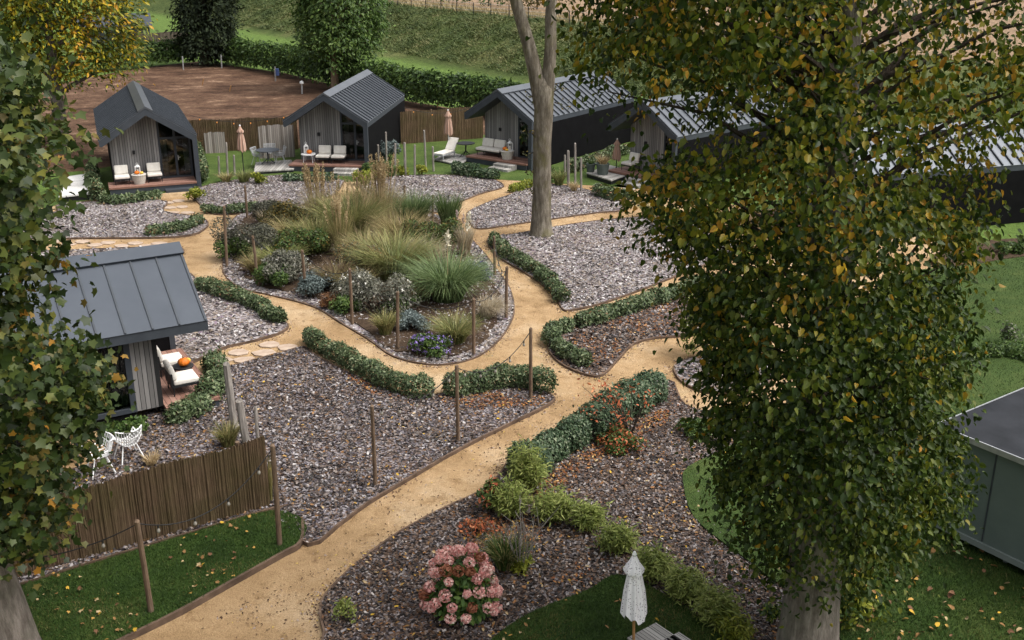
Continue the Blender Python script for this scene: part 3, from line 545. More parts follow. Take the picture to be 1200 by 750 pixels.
def litter(name, poly, n, z, s0, s1, shape, mat, label):
    p = sample_poly(poly, n*2); keep = np.sin(p[:, 0]*1.3 + 1.9*np.sin(p[:, 1]*0.8))*np.sin(p[:, 1]*1.1 + 0.7*p[:, 0]) + rng.normal(0, 0.45, len(p)) > 0.0
    p = p[keep][:n]; n = len(p); C = np.column_stack([p, np.full(n, z) + rng.uniform(0.0, 0.02, n)])
    leaves(name, C, rng.normal(size=(n, 3))*[0.35, 0.35, 0.1] + [0, 0, 1], rng.normal(size=(n, 3)), rng.uniform(s0, s1, n), shape, mat, kind='stuff', label=label)
litter('fallen_leaves', LWL, 260, 0.15, 0.025, 0.085, 'palm', 'fallen', 'fallen yellow and brown leaves on the grass')
litter('fallen_leaves', LWU, 110, 0.18, 0.05, 0.11, 'oval', 'fallen', 'fallen yellow and brown leaves on the grass')
litter('fallen_leaves', LWT, 220, 0.21, 0.06, 0.14, 'heart', 'fallen', 'fallen yellow and brown leaves on the grass')
litter('fallen_leaves', MUH, 1100, zh + 0.03, 0.05, 0.11, 'oval', 'fallen', 'fallen brown and yellow leaves on the chips')
litter('fallen_leaves', MUL, 900, zm + 0.03, 0.05, 0.11, 'oval', 'fallen', 'fallen brown and yellow leaves on the chips')
M['drift'] = mat_island('rusty_leaf_drift', [(0, (0.16, 0.06, 0.025)), (0.3, (0.24, 0.10, 0.035)), (0.6, (0.10, 0.045, 0.025)), (0.8, (0.33, 0.17, 0.06)), (0.93, (0.42, 0.28, 0.12))], 0.8, 0.15)
for dp, dz, dn in (([(500, 469), (560, 462), (642, 470), (628, 480), (560, 484), (515, 480)], zm, 420), ([(400, 440), (460, 462), (500, 470), (490, 480), (440, 468)], zm, 200), ([(598, 590), (640, 560), (790, 472), (805, 486), (700, 545), (640, 600)], zh, 700), ([(552, 602), (600, 590), (640, 630), (600, 660), (548, 640)], zh, 330), ([(640, 690), (700, 640), (760, 690), (700, 690)], zh, 160), ([(655, 408), (690, 388), (800, 348), (800, 385), (740, 398), (715, 425), (690, 434)], 0.07, 520)):
    litter('leaf_drift', PX(dp), dn, dz + 0.03, 0.05, 0.10, 'oval', 'drift', 'drift of rusty brown fallen leaves')
PTH = PX([(170, 760), (300, 690), (420, 615), (560, 535), (660, 470), (760, 420), (790, 430), (700, 470), (590, 545), (480, 620), (390, 700), (380, 770)])
litter('path_debris', PTH, 700, 0.008, 0.025, 0.07, 'oval', 'debris', 'bits of twig, leaf and stone on the sand')
litter('path_debris', PX([(270, 350), (380, 385), (480, 440), (560, 440), (620, 400), (650, 430), (560, 450), (470, 455), (360, 400)]), 160, 0.008, 0.03, 0.07, 'oval', 'debris', 'bits of twig, leaf and stone on the sand')

# rough grass on the bank
def bank_grass():
    n = 85000; s = rng.uniform(52.5, 64.5, n)**1.0; u = rng.uniform(-165, -45, n)
    T = np.array([NV[1], -NV[0]]); p = NV[None, :]*s[:, None] + T[None, :]*(u[:, None])
    # u runs along the bank: keep the part in view
    a = rng.uniform(0, 6.28, n)
    base = np.column_stack([p, terrain_z(p[:, 0], p[:, 1]) - 0.02])
    clump = 0.5 + 0.5*np.sin(p[:, 0]*0.9 + 2*np.sin(p[:, 1]*0.5))*np.sin(p[:, 1]*0.7)
    V, fs, _ = blades_arrays(base, np.stack([np.cos(a), np.sin(a)], 1), rng.uniform(0.14, 0.34, n)*(0.45 + 1.1*clump), rng.uniform(0.8, 2.4, n), rng.uniform(0.2, 0.6, n), rng.uniform(0.06, 0.13, n), 2)
    np_obj('bank_grass', V, fs, 'bank_grass', kind='stuff', label='rough grass covering the bank')
    n = 4500; s = rng.uniform(61.8, 66.0, n); u = rng.uniform(-118, -55, n); p = NV[None, :]*s[:, None] + T[None, :]*u[:, None]; a = rng.uniform(0, 6.28, n)
    base = np.column_stack([p, terrain_z(p[:, 0], p[:, 1]) - 0.02])
    V, fs, _ = blades_arrays(base, np.stack([np.cos(a), np.sin(a)], 1), rng.uniform(0.3, 0.8, n), rng.uniform(0.2, 0.8, n), rng.uniform(0.0, 0.3, n), rng.uniform(0.05, 0.1, n), 2)
    np_obj('verge_grass', V, fs, 'dry_grass', kind='stuff', label='dry pale grass along the field fence')
bank_grass()

# ------------------------------------------------------------------ cabins
W2, HE, HR = 2.17, 2.51, 3.89
def roof_under(x): return HR - 0.34 - (HR - HE)/W2*abs(x)
def cabin(x, y, th, d, label, side_window=False, group='black and timber cabins', furnish=True):
    c = empty('cabin', (x, y, 0), -th, label, 'cabin', group)
    FY = 1.2
    # roof: two folded slabs with standing seams
    mb = MB(); k = (HR - HE)/W2
    for s in (-1, 1):
        pr = [(0, HR), (s*W2, HE), (s*W2, HE - 0.24), (s*(W2 - 0.1), HE - 0.25 - 0.02), (0, HR - 0.31)]
        mb.prism(pr, 1, 0, d)
    roof = obj('roof', mb, 'trim', c)
    mb = MB(); ln = math.hypot(W2, HR - HE); 
    nrib = int(round((d - 0.1)/(0.62 if side_window else 0.5))); rh = 0.05 if side_window else 0.085; rmat = 'roof_dimmed' if side_window else 'roof'
    for s in (-1, 1):
        nx, nz = s*(HR - HE)/ln, W2/ln
        def pt(u, h): return (s*W2*u + nx*h, HR - (HR - HE)*u + nz*h)
        mb.prism([pt(0.0, 0.004), pt(1.005, 0.004), pt(1.005, 0.02), pt(0.0, 0.02)], 1, 0.012, d - 0.012)
        for i in range(nrib + 1):
            yy = 0.05 + (d - 0.1)*i/nrib
            mb.prism([pt(0.09, 0.012), pt(1.0, 0.012), pt(1.0, rh), pt(0.09, rh)], 1, yy - 0.022, yy + 0.022, 1)  # ribs take the darker trim colour, painting in the shade on the seams
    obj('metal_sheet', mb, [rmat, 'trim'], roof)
    mb = MB()
    for s in (-1, 1):
        nx, nz = s*(HR - HE)/ln, W2/ln
        def pt(u, h): return (s*W2*u + nx*h, HR - (HR - HE)*u + nz*h)
        a, b2 = pt(0.0, 0.0), pt(0.13, 0.03)
        mb.prism([(0, HR + 0.115), (pt(0.13, 0.1)[0], pt(0.13, 0.1)[1]), (pt(0.13, 0.03)[0], pt(0.13, 0.03)[1]), (0, HR + 0.03)], 1, -0.012, d + 0.012)
    obj('ridge_cap', mb, rmat, roof)
    # right shell wall and its front fin
    mb = MB(); mb.box(W2 - 0.2, W2 - 0.003, 0.003, d - 0.003, 0.02, HE - 0.19); obj('side_wall', mb, ['black'], c)
    mb = MB(); mb.box(W2 - 0.215, W2, -0.012, 0.14, 0.0, HE - 0.2); obj('front_fin', mb, 'trim', c)
    # back wall
    mb = MB(); mb.prism([(-1.66, 0.02), (W2 - 0.21, 0.02), (W2 - 0.21, roof_under(W2 - 0.21)), (0, roof_under(0)), (-1.66, roof_under(-1.66))], 1, d - 0.16, d - 0.03); obj('back_wall', mb, 'black', c)
    # left wall
    zl = roof_under(-1.67) + 0.02
    if not side_window:
        mb = MB(); mb.box(-1.72, -1.60, FY + 0.12, d - 0.05, 0.02, zl); obj('side_wall', mb, 'black', c)
    else:
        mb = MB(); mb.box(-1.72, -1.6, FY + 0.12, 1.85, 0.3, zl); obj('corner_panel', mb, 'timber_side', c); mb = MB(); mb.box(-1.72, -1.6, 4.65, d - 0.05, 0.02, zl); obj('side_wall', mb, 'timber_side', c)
        mb = MB(); mb.box(-1.73, -1.59, 1.75 + 0.1, 4.65, 0.02, 0.3); obj('sill_wall', mb, 'black', c)
        w = MB(); w.box(-1.77, -1.58, 1.853, 1.99, 0.303, zl); w.box(-1.77, -1.58, 4.5, 4.647, 0.303, zl); w.box(-1.77, -1.58, 1.99, 4.5, 0.303, 0.42); w.box(-1.77, -1.58, 1.99, 4.5, zl - 0.1, zl); w.box(-1.75, -1.6, 3.2, 3.28, 0.42, zl - 0.1)
        wn = obj('window', w, 'trim', c)
        g = MB(); g.box(-1.70, -1.68, 1.99, 4.5, 0.42, zl - 0.1); obj('pane', g, 'glass', wn)
        cu = MB(); pts = []
        for i in range(28): pts.append((-1.46 + 0.05*math.sin(i*1.7), 2.0 + 0.45*i/27))
        cu.prism(pts + [(q[0] + 0.02, q[1]) for q in pts[::-1]], 2, 0.4, zl - 0.08); obj('curtain', cu, 'green_curtain', c)
        st = MB(); st.lathe([(0.25, 0.36), (0.42, 0.6), (0.5, 0.75), (0.47, 0.78), (0.2, 0.66)], (-0.9, 2.9, 0), 16); obj('tub_chair', st, 'squash', c)
    # timber gable panel
    mb = MB(); mb.prism([(-1.72, 0.3), (0.46, 0.3), (0.46, roof_under(0.46) + 0.02), (0, roof_under(0) + 0.02), (-1.72, zl)], 1, FY, FY + 0.115); obj('timber_wall', mb, 'timber', c)
    # glazing
    xr = W2 - 0.215
    mb = MB(); y0, y1 = FY - 0.02, FY + 0.1
    mb.box(0.463, 0.56, y0, y1, 0.33, roof_under(0.56) - 0.0); mb.box(1.17, 1.28, y0, y1, 0.33, roof_under(1.28)); mb.box(xr - 0.1, xr, y0, y1, 0.33, roof_under(xr))
    for xa, xb in ((0.56, 1.17), (1.28, xr - 0.1)):
        mb.box(xa, xb, y0, y1, 2.22, 2.32); mb.box(xa, xb, y0, y1, 0.33, 0.43)
    fr = obj('glazing', mb, 'trim', c)
    for xa, xb in ((0.56, 1.17), (1.28, xr - 0.1)):
        g = MB(); g.box(xa, xb, FY + 0.03, FY + 0.05, 0.43, 2.22); obj('pane', g, 'glass', fr)
        g = MB(); g.prism([(xa, 2.32), (xb, 2.32), (xb, roof_under(xb)), (xa, roof_under(xa))], 1, FY + 0.03, FY + 0.05); obj('pane', g, 'glass', fr)
    h = MB(); h.box(1.30, 1.33, FY - 0.07, FY - 0.02, 1.2, 1.42); h.box(1.30, 1.42, FY - 0.085, FY - 0.065, 1.32, 1.345); obj('handle', h, 'metal', fr)
    # inside
    mb = MB(); mb.box(-1.6, xr, FY + 0.12, d - 0.16, 0.26, 0.32); mb.box(-1.6, xr, 5.2, 5.3, 0.32, 2.4); obj('interior', mb, 'inside', c)
    cu = MB()
    for x0_, x1_ in ((0.6, 0.85), (1.6, 1.86)):
        pts = [(x0_ + (x1_ - x0_)*i/19, FY + 0.3 + 0.04*math.sin(i*1.9)) for i in range(20)]
        cu.prism(pts + [(q[0], q[1] + 0.02) for q in pts[::-1]], 2, 0.4, 2.2)
    obj('curtain', cu, 'curtain', c)
    # deck
    mb = MB(); mb.box(-2.0, xr - 0.003, -0.16, FY - 0.003, 0.27, 0.35); obj('deck', mb, 'deck', c)
    mb = MB(); mb.box(-1.97, xr - 0.03, -0.13, FY - 0.03, 0.0, 0.268); obj('deck_skirt', mb, 'trim', c)
    mb = MB(); mb.box(-0.74, -0.62, FY - 0.1, FY - 0.002, 1.62, 1.79); obj('wall_lamp', mb, 'frame_dark', c)
    return c
def local(c, lx, ly, lz=0.0):
    return c.matrix_basis @ Vector((lx, ly, lz))
def lw(x, y, th, lx, ly, lz=0.0):
    return (x + lx*math.cos(th) + ly*math.sin(th), y - lx*math.sin(th) + ly*math.cos(th), lz)
CAB = {'c1': (-16.92, 49.38, R(-21.5), 9.8), 'c2': (-9.45, 53.86, R(5.6), 9.8), 'c3': (-0.76, 55.2, R(35.8), 10.4), 'c4': (6.22, 51.25, R(47.7), 9.8),
       'c5': (-8.61, 26.54, R(239.7), 9.0), 'c6': (11.4, 42.6, R(72), 11.0), 'c0': (-25.8, 47.6, R(-40), 9.0)}
cabin(*CAB['c1'], 'cabin at back left whose roof ridge and both slopes show, two chairs on its deck')
cabin(*CAB['c2'], 'small cabin left of the bare tree trunk, striped metal roof, orange pumpkin on its deck')
cabin(*CAB['c3'], 'cabin directly behind the bare tree trunk with a long black side wall')
cabin(*CAB['c4'], 'cabin half hidden by the big leafy tree, its timber gable sticking out at left')
cabin(*CAB['c5'], 'nearest cabin, at left, seen from its long side with big plain grey roof slope', True)
cabin(*CAB['c6'], 'cabin hidden behind the big leafy tree, pale roof and black wall showing at right')
cabin(*CAB['c0'], 'cabin at the left edge hidden behind the maple leaves, only dark roof and wall showing')

def steps(cab, lx, n, label, mat='grey_deck'):
    x, y, th, d = CAB[cab]; e = empty('deck_steps', lw(x, y, th, lx, -0.16), -th, label, 'steps', 'steps up to the cabin decks')
    for i in range(n):
        mb = MB(); mb.box(-0.62, 0.62, -0.42*(i + 1), -0.42*i - 0.004, 0.0, 0.26 - 0.125*i + (0.0 if n > 1 else -0.12)); obj('step', mb, mat, e, bevel=0.01)
steps('c1', 1.1, 1, 'single dark step below the glass door of the back left cabin', 'trim')
steps('c2', 1.05, 2, 'pale wooden steps leading down to the sand behind the tan grasses')
steps('c3', 0.75, 2, 'pale two tread wooden steps left of the bare tree trunk')
steps('c4', 0.2, 3, 'pale wooden steps partly covered by the orange tinted leaves of the big tree')

# ------------------------------------------------------------------ furniture on and round the decks
def armchair(loc, rot, label, w=0.72, group=None):
    c = empty('armchair', loc, rot, label, 'armchair', group)
    mb = MB()
    for sx in (-1, 1):
        for sy in (-0.3, 0.3): mb.tube([(sx*w*0.44, sy, 0), (sx*w*0.44, sy, 0.28)], 0.016, 6)
    mb.box(-w*0.48, w*0.48, -0.34, 0.34, 0.24, 0.29); mb.box(-w*0.48, w*0.48, 0.3, 0.345, 0.29, 0.62)
    obj('frame', mb, 'frame_dark', c)
    mb = MB(); mb.box(-w*0.46, w*0.46, -0.36, 0.28, 0.293, 0.42); obj('seat_cushion', mb, 'cushion', c, bevel=0.035)
    mb = MB(); mb.box(-w*0.43, w*0.43, -0.07, 0.07, 0.0, 0.42, 0, Matrix.Translation((0, 0.23, 0.42)) @ Matrix.Rotation(R(-14), 4, 'X')); obj('back_cushion', mb, 'cushion', c, bevel=0.05)
    return c
def pumpkin(loc, r, label, mat='pumpkin', squash=0.75):
    p = empty('pumpkin', loc, rng.uniform(0, 6), label, 'pumpkin', 'pumpkins on the cabin decks')
    prof = [(0.02*r, 0.06*r)] + [(r*math.sin(a), r*squash*(1 - math.cos(a))) for a in np.linspace(0.25, 2.9, 9)] + [(0.03*r, 1.9*r*squash)]
    mb = MB(); mb.lathe(prof, (0, 0, 0), 28, 0, 9, 0.07); obj('rind', mb, mat, p, True)
    mb = MB(); mb.tube([(0, 0, 1.85*r*squash), (0.03*r, 0, 2.1*r*squash), (0.2*r, 0.05*r, 2.4*r*squash)], [0.13*r, 0.09*r, 0.08*r], 6); obj('stem', mb, 'stalk', p)
def lantern(loc, label, h=0.45, w=0.22):
    l = empty('lantern', loc, 0.4, label, 'lantern', 'white lanterns on the cabin decks')
    mb = MB(); mb.box(-w/2, w/2, -w/2, w/2, 0, 0.03)
    for sx in (-1, 1):
        for sy in (-1, 1): mb.box(sx*w*0.46 - .015, sx*w*0.46 + .015, sy*w*0.46 - .015, sy*w*0.46 + .015, 0.03, h*0.72)
    mb.box(-w/2, w/2, -w/2, w/2, h*0.72, h*0.76); mb.lathe([(w*0.6, h*0.76), (w*0.2, h*0.93), (w*0.1, h*0.97)], (0, 0, 0), 4)
    obj('case', mb, 'white_paint', l)
    mb = MB(); mb.tube([(-w*.2, 0, h*0.95), (-w*.2, 0, h*1.1), (0, 0, h*1.18), (w*.2, 0, h*1.1), (w*.2, 0, h*0.95)], 0.01, 5); obj('ring', mb, 'white_paint', l)
    mb = MB(); mb.tube([(0, 0, 0.03), (0, 0, h*0.45)], 0.045, 10); obj('candle', mb, 'cushion', l)
def tub(loc, label, r=0.32, h=0.4):
    t = empty('tub_table', loc, 0, label, 'side table', 'side tables on the cabin decks')
    mb = MB(); mb.lathe([(r*0.72, 0), (r*0.86, h*0.5), (r*0.96, h*0.93), (r, h*0.95), (r, h), (r*0.9, h)], (0, 0, 0), 20); obj('body', mb, 'wicker', t, False)
    mb = MB(); mb.lathe([(r*1.02, h + .002), (r*1.04, h + 0.02), (r*1.0, h + 0.035)], (0, 0, 0), 20); obj('tray_top', mb, 'concrete', t)
def wire_table(loc, label, r=0.36, h=0.45, mat='white_paint', cat='side table'):
    t = empty('side_table', loc, 0.3, label, cat, 'side tables on the cabin decks')
    mb = MB(); mb.lathe([(r, h - 0.03), (r, h), (r*0.97, h + 0.01)], (0, 0, 0), 20); obj('table_top', mb, mat, t)
    for a in (0.5, 2.07, 3.64, 5.2):
        mb = MB(); mb.tube([(r*0.8*math.cos(a), r*0.8*math.sin(a), h - 0.03), (r*0.9*math.cos(a), r*0.9*math.sin(a), 0)], 0.016, 6); obj('leg', mb, mat, t)
GA = 'cushioned armchairs on the cabin decks'
x, y, th, d = CAB['c1']
armchair(lw(x, y, th, -1.35, 0.65, 0.35), -th, 'left of two white cushioned armchairs on the back left cabin deck', group=GA)
armchair(lw(x, y, th, 0.12, 0.7, 0.35), -th, 'white cushioned armchair beside the glass door of the back left cabin', group=GA)
tub(lw(x, y, th, -0.6, 0.42, 0.35), 'pale round tub table between the two armchairs of the back left cabin', 0.34, 0.42)
pumpkin(lw(x, y, th, -0.68, 0.36, 0.806), 0.115, 'orange pumpkin on the tub table of the back left cabin, left one')
pumpkin(lw(x, y, th, -0.47, 0.34, 0.806), 0.085, 'small yellow gourd on the tub table of the back left cabin', 'squash')
lantern(lw(x, y, th, -0.62, 0.62, 0.806), 'white lantern on the tub table of the back left cabin', 0.42)
x, y, th, d = CAB['c2']
armchair(lw(x, y, th, -0.33, 0.6, 0.35), -th, 'left of two white cushioned armchairs below the wall lamp, by the side table', 0.76, GA)
armchair(lw(x, y, th, 0.47, 0.6, 0.35), -th, 'white cushioned armchair before the glass door of the striped roof cabin', 0.76, GA)
wire_table(lw(x, y, th, -1.12, 0.55, 0.35), 'white round wire table holding an orange pumpkin beside the two armchairs', 0.38, 0.44)
pumpkin(lw(x, y, th, -1.05, 0.5, 0.805), 0.14, 'orange pumpkin on the white round wire table')
lantern(lw(x, y, th, -1.25, 0.62, 0.805), 'tall white lantern on the white round wire table', 0.5, 0.2)
x, y, th, d = CAB['c3']
s = empty('sofa', lw(x, y, th, -0.95, 0.72, 0.35), -th, 'white cushioned two seat sofa on the deck left of the bare trunk', 'sofa')
mb = MB()
for sx in (-0.72, 0.72):
    for sy in (-0.28, 0.28): mb.tube([(sx, sy, 0), (sx, sy, 0.26)], 0.018, 6)
mb.box(-0.8, 0.8, -0.34, 0.34, 0.22, 0.27); mb.box(-0.8, 0.8, 0.3, 0.34, 0.27, 0.6); obj('frame', mb, 'frame_dark', s)
mb = MB(); mb.box(-0.78, 0.78, -0.37, 0.28, 0.273, 0.4); obj('seat_cushion', mb, 'cushion', s, bevel=0.035)
for sx in (-0.39, 0.39):
    mb = MB(); mb.box(sx - 0.36, sx + 0.36, -0.075, 0.075, 0, 0.44, 0, Matrix.Translation((0, 0.22, 0.4)) @ Matrix.Rotation(R(-14), 4, 'X')); obj('back_cushion', mb, 'cushion', s, bevel=0.05)
tub(lw(x, y, th, 0.35, 0.4, 0.35), 'pale wicker tub table beside the sofa and the bare trunk', 0.36, 0.42)
pumpkin(lw(x, y, th, 0.22, 0.36, 0.806), 0.13, 'orange pumpkin on the wicker tub beside the sofa')
pumpkin(lw(x, y, th, 0.40, 0.28, 0.806), 0.085, 'yellow gourd on the wicker tub beside the sofa', 'squash')
lantern(lw(x, y, th, 0.42, 0.52, 0.806), 'white lantern on the wicker tub beside the sofa', 0.52, 0.24)
x, y, th, d = CAB['c4']
s = armchair(lw(x, y, th, -1.2, 0.7, 0.35), -th, 'white cushioned armchair on the deck half hidden by the big leafy tree', group=GA)
x, y, th, d = CAB['c5']
armchair(lw(x, y, th, -1.1, 0.55, 0.35), -th, 'near armchair with long white cushions on the left cabin deck, its back to the wall', 0.72, GA)
armchair(lw(x, y, th, 0.3, 0.55, 0.35), -th, 'far white armchair on the left cabin deck, behind the pumpkin', 0.72, GA)
wire_table(lw(x, y, th, -0.42, 0.35, 0.35), 'low table under the pumpkin on the deck of the left cabin', 0.27, 0.4, 'frame_dark')
pumpkin(lw(x, y, th, -0.47, 0.33, 0.765), 0.15, 'big orange pumpkin on the low table of the left cabin')
pumpkin(lw(x, y, th, -0.3, 0.2, 0.765), 0.09, 'yellow gourd beside the big pumpkin at the left cabin', 'squash')

def platform(name, px, z, mat, label, th=0):
    P = np.array(PX(px)); c = P.mean(0); e = empty(name, (*c, 0), th, label, 'platform', 'timber platforms beside the cabins')
    ca, sa = math.cos(-th), math.sin(-th); L = [((p[0] - c[0])*ca - (p[1] - c[1])*sa, (p[0] - c[0])*sa + (p[1] - c[1])*ca) for p in P]
    mb = MB(); mb.prism(L, 2, z - 0.06, z); obj('boards', mb, mat, e)
    mb = MB(); mb.prism([(q[0]*0.97, q[1]*0.97) for q in L], 2, 0.0, z - 0.062); obj('base', mb, 'frame_dark', e)
platform('wooden_platform', [(298, 205), (300, 194), (342, 191), (345, 202)], 0.18, 'grey_deck', 'grey timber platform under the round table and its chairs')
platform('wooden_platform', [(509, 189), (524, 180), (551, 186), (540, 196)], 0.12, 'grey_deck', 'grey timber platform under the sun lounger', R(-30))
platform('wooden_platform', [(687, 208), (715, 199), (745, 207), (716, 217)], 0.25, 'grey_deck', 'grey timber platform under the two plant pots', R(-40))
platform('wooden_platform', [(70, 238), (78, 214), (113, 209), (116, 233)], 0.3, 'pale_deck', 'pale board platform left of the back left cabin', R(15))

def bucket_chair(loc, rot, label, mat='grey_seat', group='chairs round the garden tables'):
    c = empty('garden_chair', loc, rot, label, 'chair', group)
    V = []; Fc = []; nu, nv = 13, 9
    def shell(u, v):     # u -1..1 across, v 0..1 from front of the seat to the top of the back
        w = 0.27 + 0.03*v
        if v < 0.5: y = -0.24 + 0.46*v/0.5; z = 0.42 - 0.03*math.sin(v*6.28)
        else: q = (v - 0.5)/0.5; y = 0.22 + 0.13*q; z = 0.42 + 0.40*q
        up = abs(u)**2.6
        z2 = z + up*(0.2 if v < 0.5 else 0.2*(1 - (v - 0.5)*1.7)); y2 = y - up*(0.05 + 0.16*max(0, v - 0.45))
        return (w*u, y2, z2)
    mb = MB()
    for i in range(nu):
        u = -1 + 2*i/(nu - 1); mb.tube([shell(u, v) for v in np.linspace(0, 1, 9)], 0.011, 4)
    for v in (0, 0.28, 0.5, 0.75, 1.0): mb.tube([shell(u, v) for u in np.linspace(-1, 1, 11)], 0.012 if 0 < v < 1 else 0.017, 5)
    for u in (-1, 1): mb.tube([shell(u, v) for v in np.linspace(0, 1, 9)], 0.017, 5)
    obj('shell', mb, mat, c)
    for sx in (-1, 1):
        for sy in (-1, 1):
            mb = MB(); mb.tube([(sx*0.15, sy*0.13, 0.42), (sx*0.27, sy*0.26, 0.0)], 0.015, 6); obj('leg', mb, mat, c)
def round_table(loc, r, h, label, mat='trim'):
    t = empty('round_table', loc, 0, label, 'table', 'garden tables')
    mb = MB(); mb.lathe([(r*0.98, h - 0.035), (r, h - 0.02), (r, h), (r*0.98, h + 0.004)], (0, 0, 0), 28); obj('table_top', mb, mat, t)
    mb = MB(); mb.tube([(0, 0, 0.25), (0, 0, h - 0.03)], 0.04, 8); obj('column', mb, mat, t)
    for a in (0.4, 1.97, 3.54, 5.11):
        mb = MB(); mb.tube([(0.02*math.cos(a), 0.02*math.sin(a), 0.3), (0.36*math.cos(a), 0.36*math.sin(a), 0.0)], 0.022, 6); obj('leg', mb, mat, t)
p = G(315, 196); round_table((p[0], p[1], 0.18), 0.62, 0.74, 'grey round table on a platform left of the cabin with the striped roof', 'trim')
for px, rot, lb in (((303, 196), R(80), 'grey chair left of the round table near the pale folded parasol'), ((329, 195), R(-80), 'grey chair right of the round table, by the timber fence'), ((317, 192), R(10), 'grey chair behind the round table, against the timber fence')):
    p = G(*px); bucket_chair((p[0], p[1], 0.18), rot, lb)
p = G(92, 537); round_table((p[0], p[1], 0.07), 0.45, 0.72, 'dark round table half hidden by the maple, beside two white slatted chairs', 'trim')
p = G(152, 540); bucket_chair((p[0], p[1], 0.05), R(-140), 'white slatted chair with high curved back, the right one of two above the reed fence', 'white_paint')
p = G(119, 556); bucket_chair((p[0], p[1], 0.05), R(-55), 'white slatted chair turned away beside the maple leaves', 'white_paint')
# lounger and dark round table beside the cabin behind the bare trunk
p = G(524, 187); l = empty('sun_lounger', (p[0], p[1], 0.12), R(-30), 'pale sun lounger with raised back under the folded beige parasol', 'lounger')
mb = MB(); mb.box(-0.33, 0.33, -0.9, 0.35, 0.24, 0.3)
for sx in (-.28, .28):
    for sy in (-.8, .3): mb.box(sx - .02, sx + .02, sy - .02, sy + .02, 0, 0.24)
obj('frame', mb, 'grey_seat', l)
mb = MB(); mb.box(-0.3, 0.3, -0.88, 0.3, 0.303, 0.37); mb.box(-0.3, 0.3, 0, 0.75, -0.03, 0.04, 0, Matrix.Translation((0, 0.28, 0.36)) @ Matrix.Rotation(R(52), 4, 'X')); obj('cushion', mb, 'cushion', l, bevel=0.02)
p = G(546, 186); round_table((p[0], p[1], 0.12), 0.5, 0.74, 'black round table with crossed legs left of the sofa', 'frame_dark')
# pots
for px, r, h, lb, mt in (((692, 207), 0.24, 0.42, 'dark empty plant pot, the smaller one on the grey platform', None), ((706, 210), 0.34, 0.55, 'large grey plant pot with a tuft of straw coloured grass', 'grass_tan')):
    p = G(*px); e = empty('plant_pot', (p[0], p[1], 0.25), 0, lb, 'plant pot', 'pots on the grey platform')
    mb = MB(); mb.lathe([(r*0.75, 0), (r*0.95, h*0.9), (r, h*0.92), (r, h), (r*0.88, h), (r*0.85, h*0.9)], (0, 0, 0), 18); obj('pot', mb, 'pot', e)
    n = 150 if mt else 60; a = rng.uniform(0, 6.28, n)
    base = np.column_stack([np.cos(a)*r*0.5*rng.rand(n), np.sin(a)*r*0.5*rng.rand(n), np.full(n, h*0.9)])
    V, fs, _ = blades_arrays(base, np.stack([np.cos(a), np.sin(a)], 1), rng.uniform(.35, .7, n)*(1 if mt else 0.4), rng.uniform(.3, 1, n), rng.uniform(.1, .4, n), np.full(n, .03), 3)
    np_obj('plant', V, fs, mt or 'mid_shrub', None, e)

def parasol(base, hb, ht, r, label, mat, pole, base_z=0.0, ruff=True, foot=True, lean=(0, 0)):
    """closed parasol: pole, pleated canopy hanging from the top, small top frill, foot"""
    e = empty('closed_parasol', base, 0, label, 'parasol', 'closed parasols')
    mb = MB(); mb.tube([(0, 0, 0), (lean[0]*.5, lean[1]*.5, ht*0.5), (lean[0], lean[1], ht)], 0.024, 8); obj('pole', mb, pole, e)
    seg = 48; mb = MB(); V = []; rows = [(0.05, ht - 0.04), (r*0.5, ht - (ht - hb)*0.22), (r*0.78, ht - (ht - hb)*0.55), (r*0.95, ht - (ht - hb)*0.85), (r*0.98, hb)]
    for i, (rr, z) in enumerate(rows):
        for k in range(seg):
            a = 2*math.pi*k/seg; q = rr*(1 + 0.17*min(1, i*0.5)*math.cos(8*a) + 0.04*math.sin(3*a + i)); zz = z + (0.055*math.cos(8*a) + 0.05*math.sin(a*2) if i == len(rows) - 1 else 0)
            V.append((q*math.cos(a) + lean[0]*z/ht, q*math.sin(a) + lean[1]*z/ht, zz))
    n = len(rows); mb.add(V, [(i*seg + k, i*seg + (k + 1) % seg, (i + 1)*seg + (k + 1) % seg, (i + 1)*seg + k) for i in range(n - 1) for k in range(seg)])
    obj('canopy', mb, mat, e, True)
    if ruff:
        mb = MB(); V = []
        rows = [(0.035, ht + 0.015), (r*0.45, ht - (ht - hb)*0.1), (r*0.82, ht - (ht - hb)*0.2), (r*0.8, ht - (ht - hb)*0.25)]
        for i, (rr, z) in enumerate(rows):
            for k in range(seg):
                a = 2*math.pi*k/seg; q = rr*(1 + 0.1*min(1, i)*math.cos(8*a + 0.4)); V.append((q*math.cos(a) + lean[0], q*math.sin(a) + lean[1], z + (0.02*math.cos(8*a) if i == 3 else 0)))
        mb.add(V, [(i*seg + k, i*seg + (k + 1) % seg, (i + 1)*seg + (k + 1) % seg, (i + 1)*seg + k) for i in range(3) for k in range(seg)]); obj('frill', mb, mat, e, True)
    mb = MB(); mb.lathe([(0.02, ht), (0.04, ht + 0.04), (0.02, ht + 0.09)], (lean[0], lean[1], 0), 10); obj('finial', mb, 'white_paint', e)
    if foot:
        mb = MB(); mb.lathe([(0.24, 0), (0.24, 0.06), (0.05, 0.1), (0.04, 0.3)], (0, 0, 0), 14); obj('foot', mb, 'frame_dark', e)
u = G(742, 776); t1 = AY(731, 652, u[1])[2] - 0.14; t0 = AY(731, 721, u[1])[2] - 0.14; parasol((u[0], u[1], 0.14), t0, t1, 0.195, 'white closed parasol with dark dots standing on the lawn in the foreground', 'canvas', 'pole_wood', foot=True, lean=(-0.06, 0))
u = G(286, 205); parasol((u[0], u[1], 0), 1.25, 2.45, 0.21, 'beige striped closed parasol left of the round grey table', 'beige_canvas', 'frame_dark')
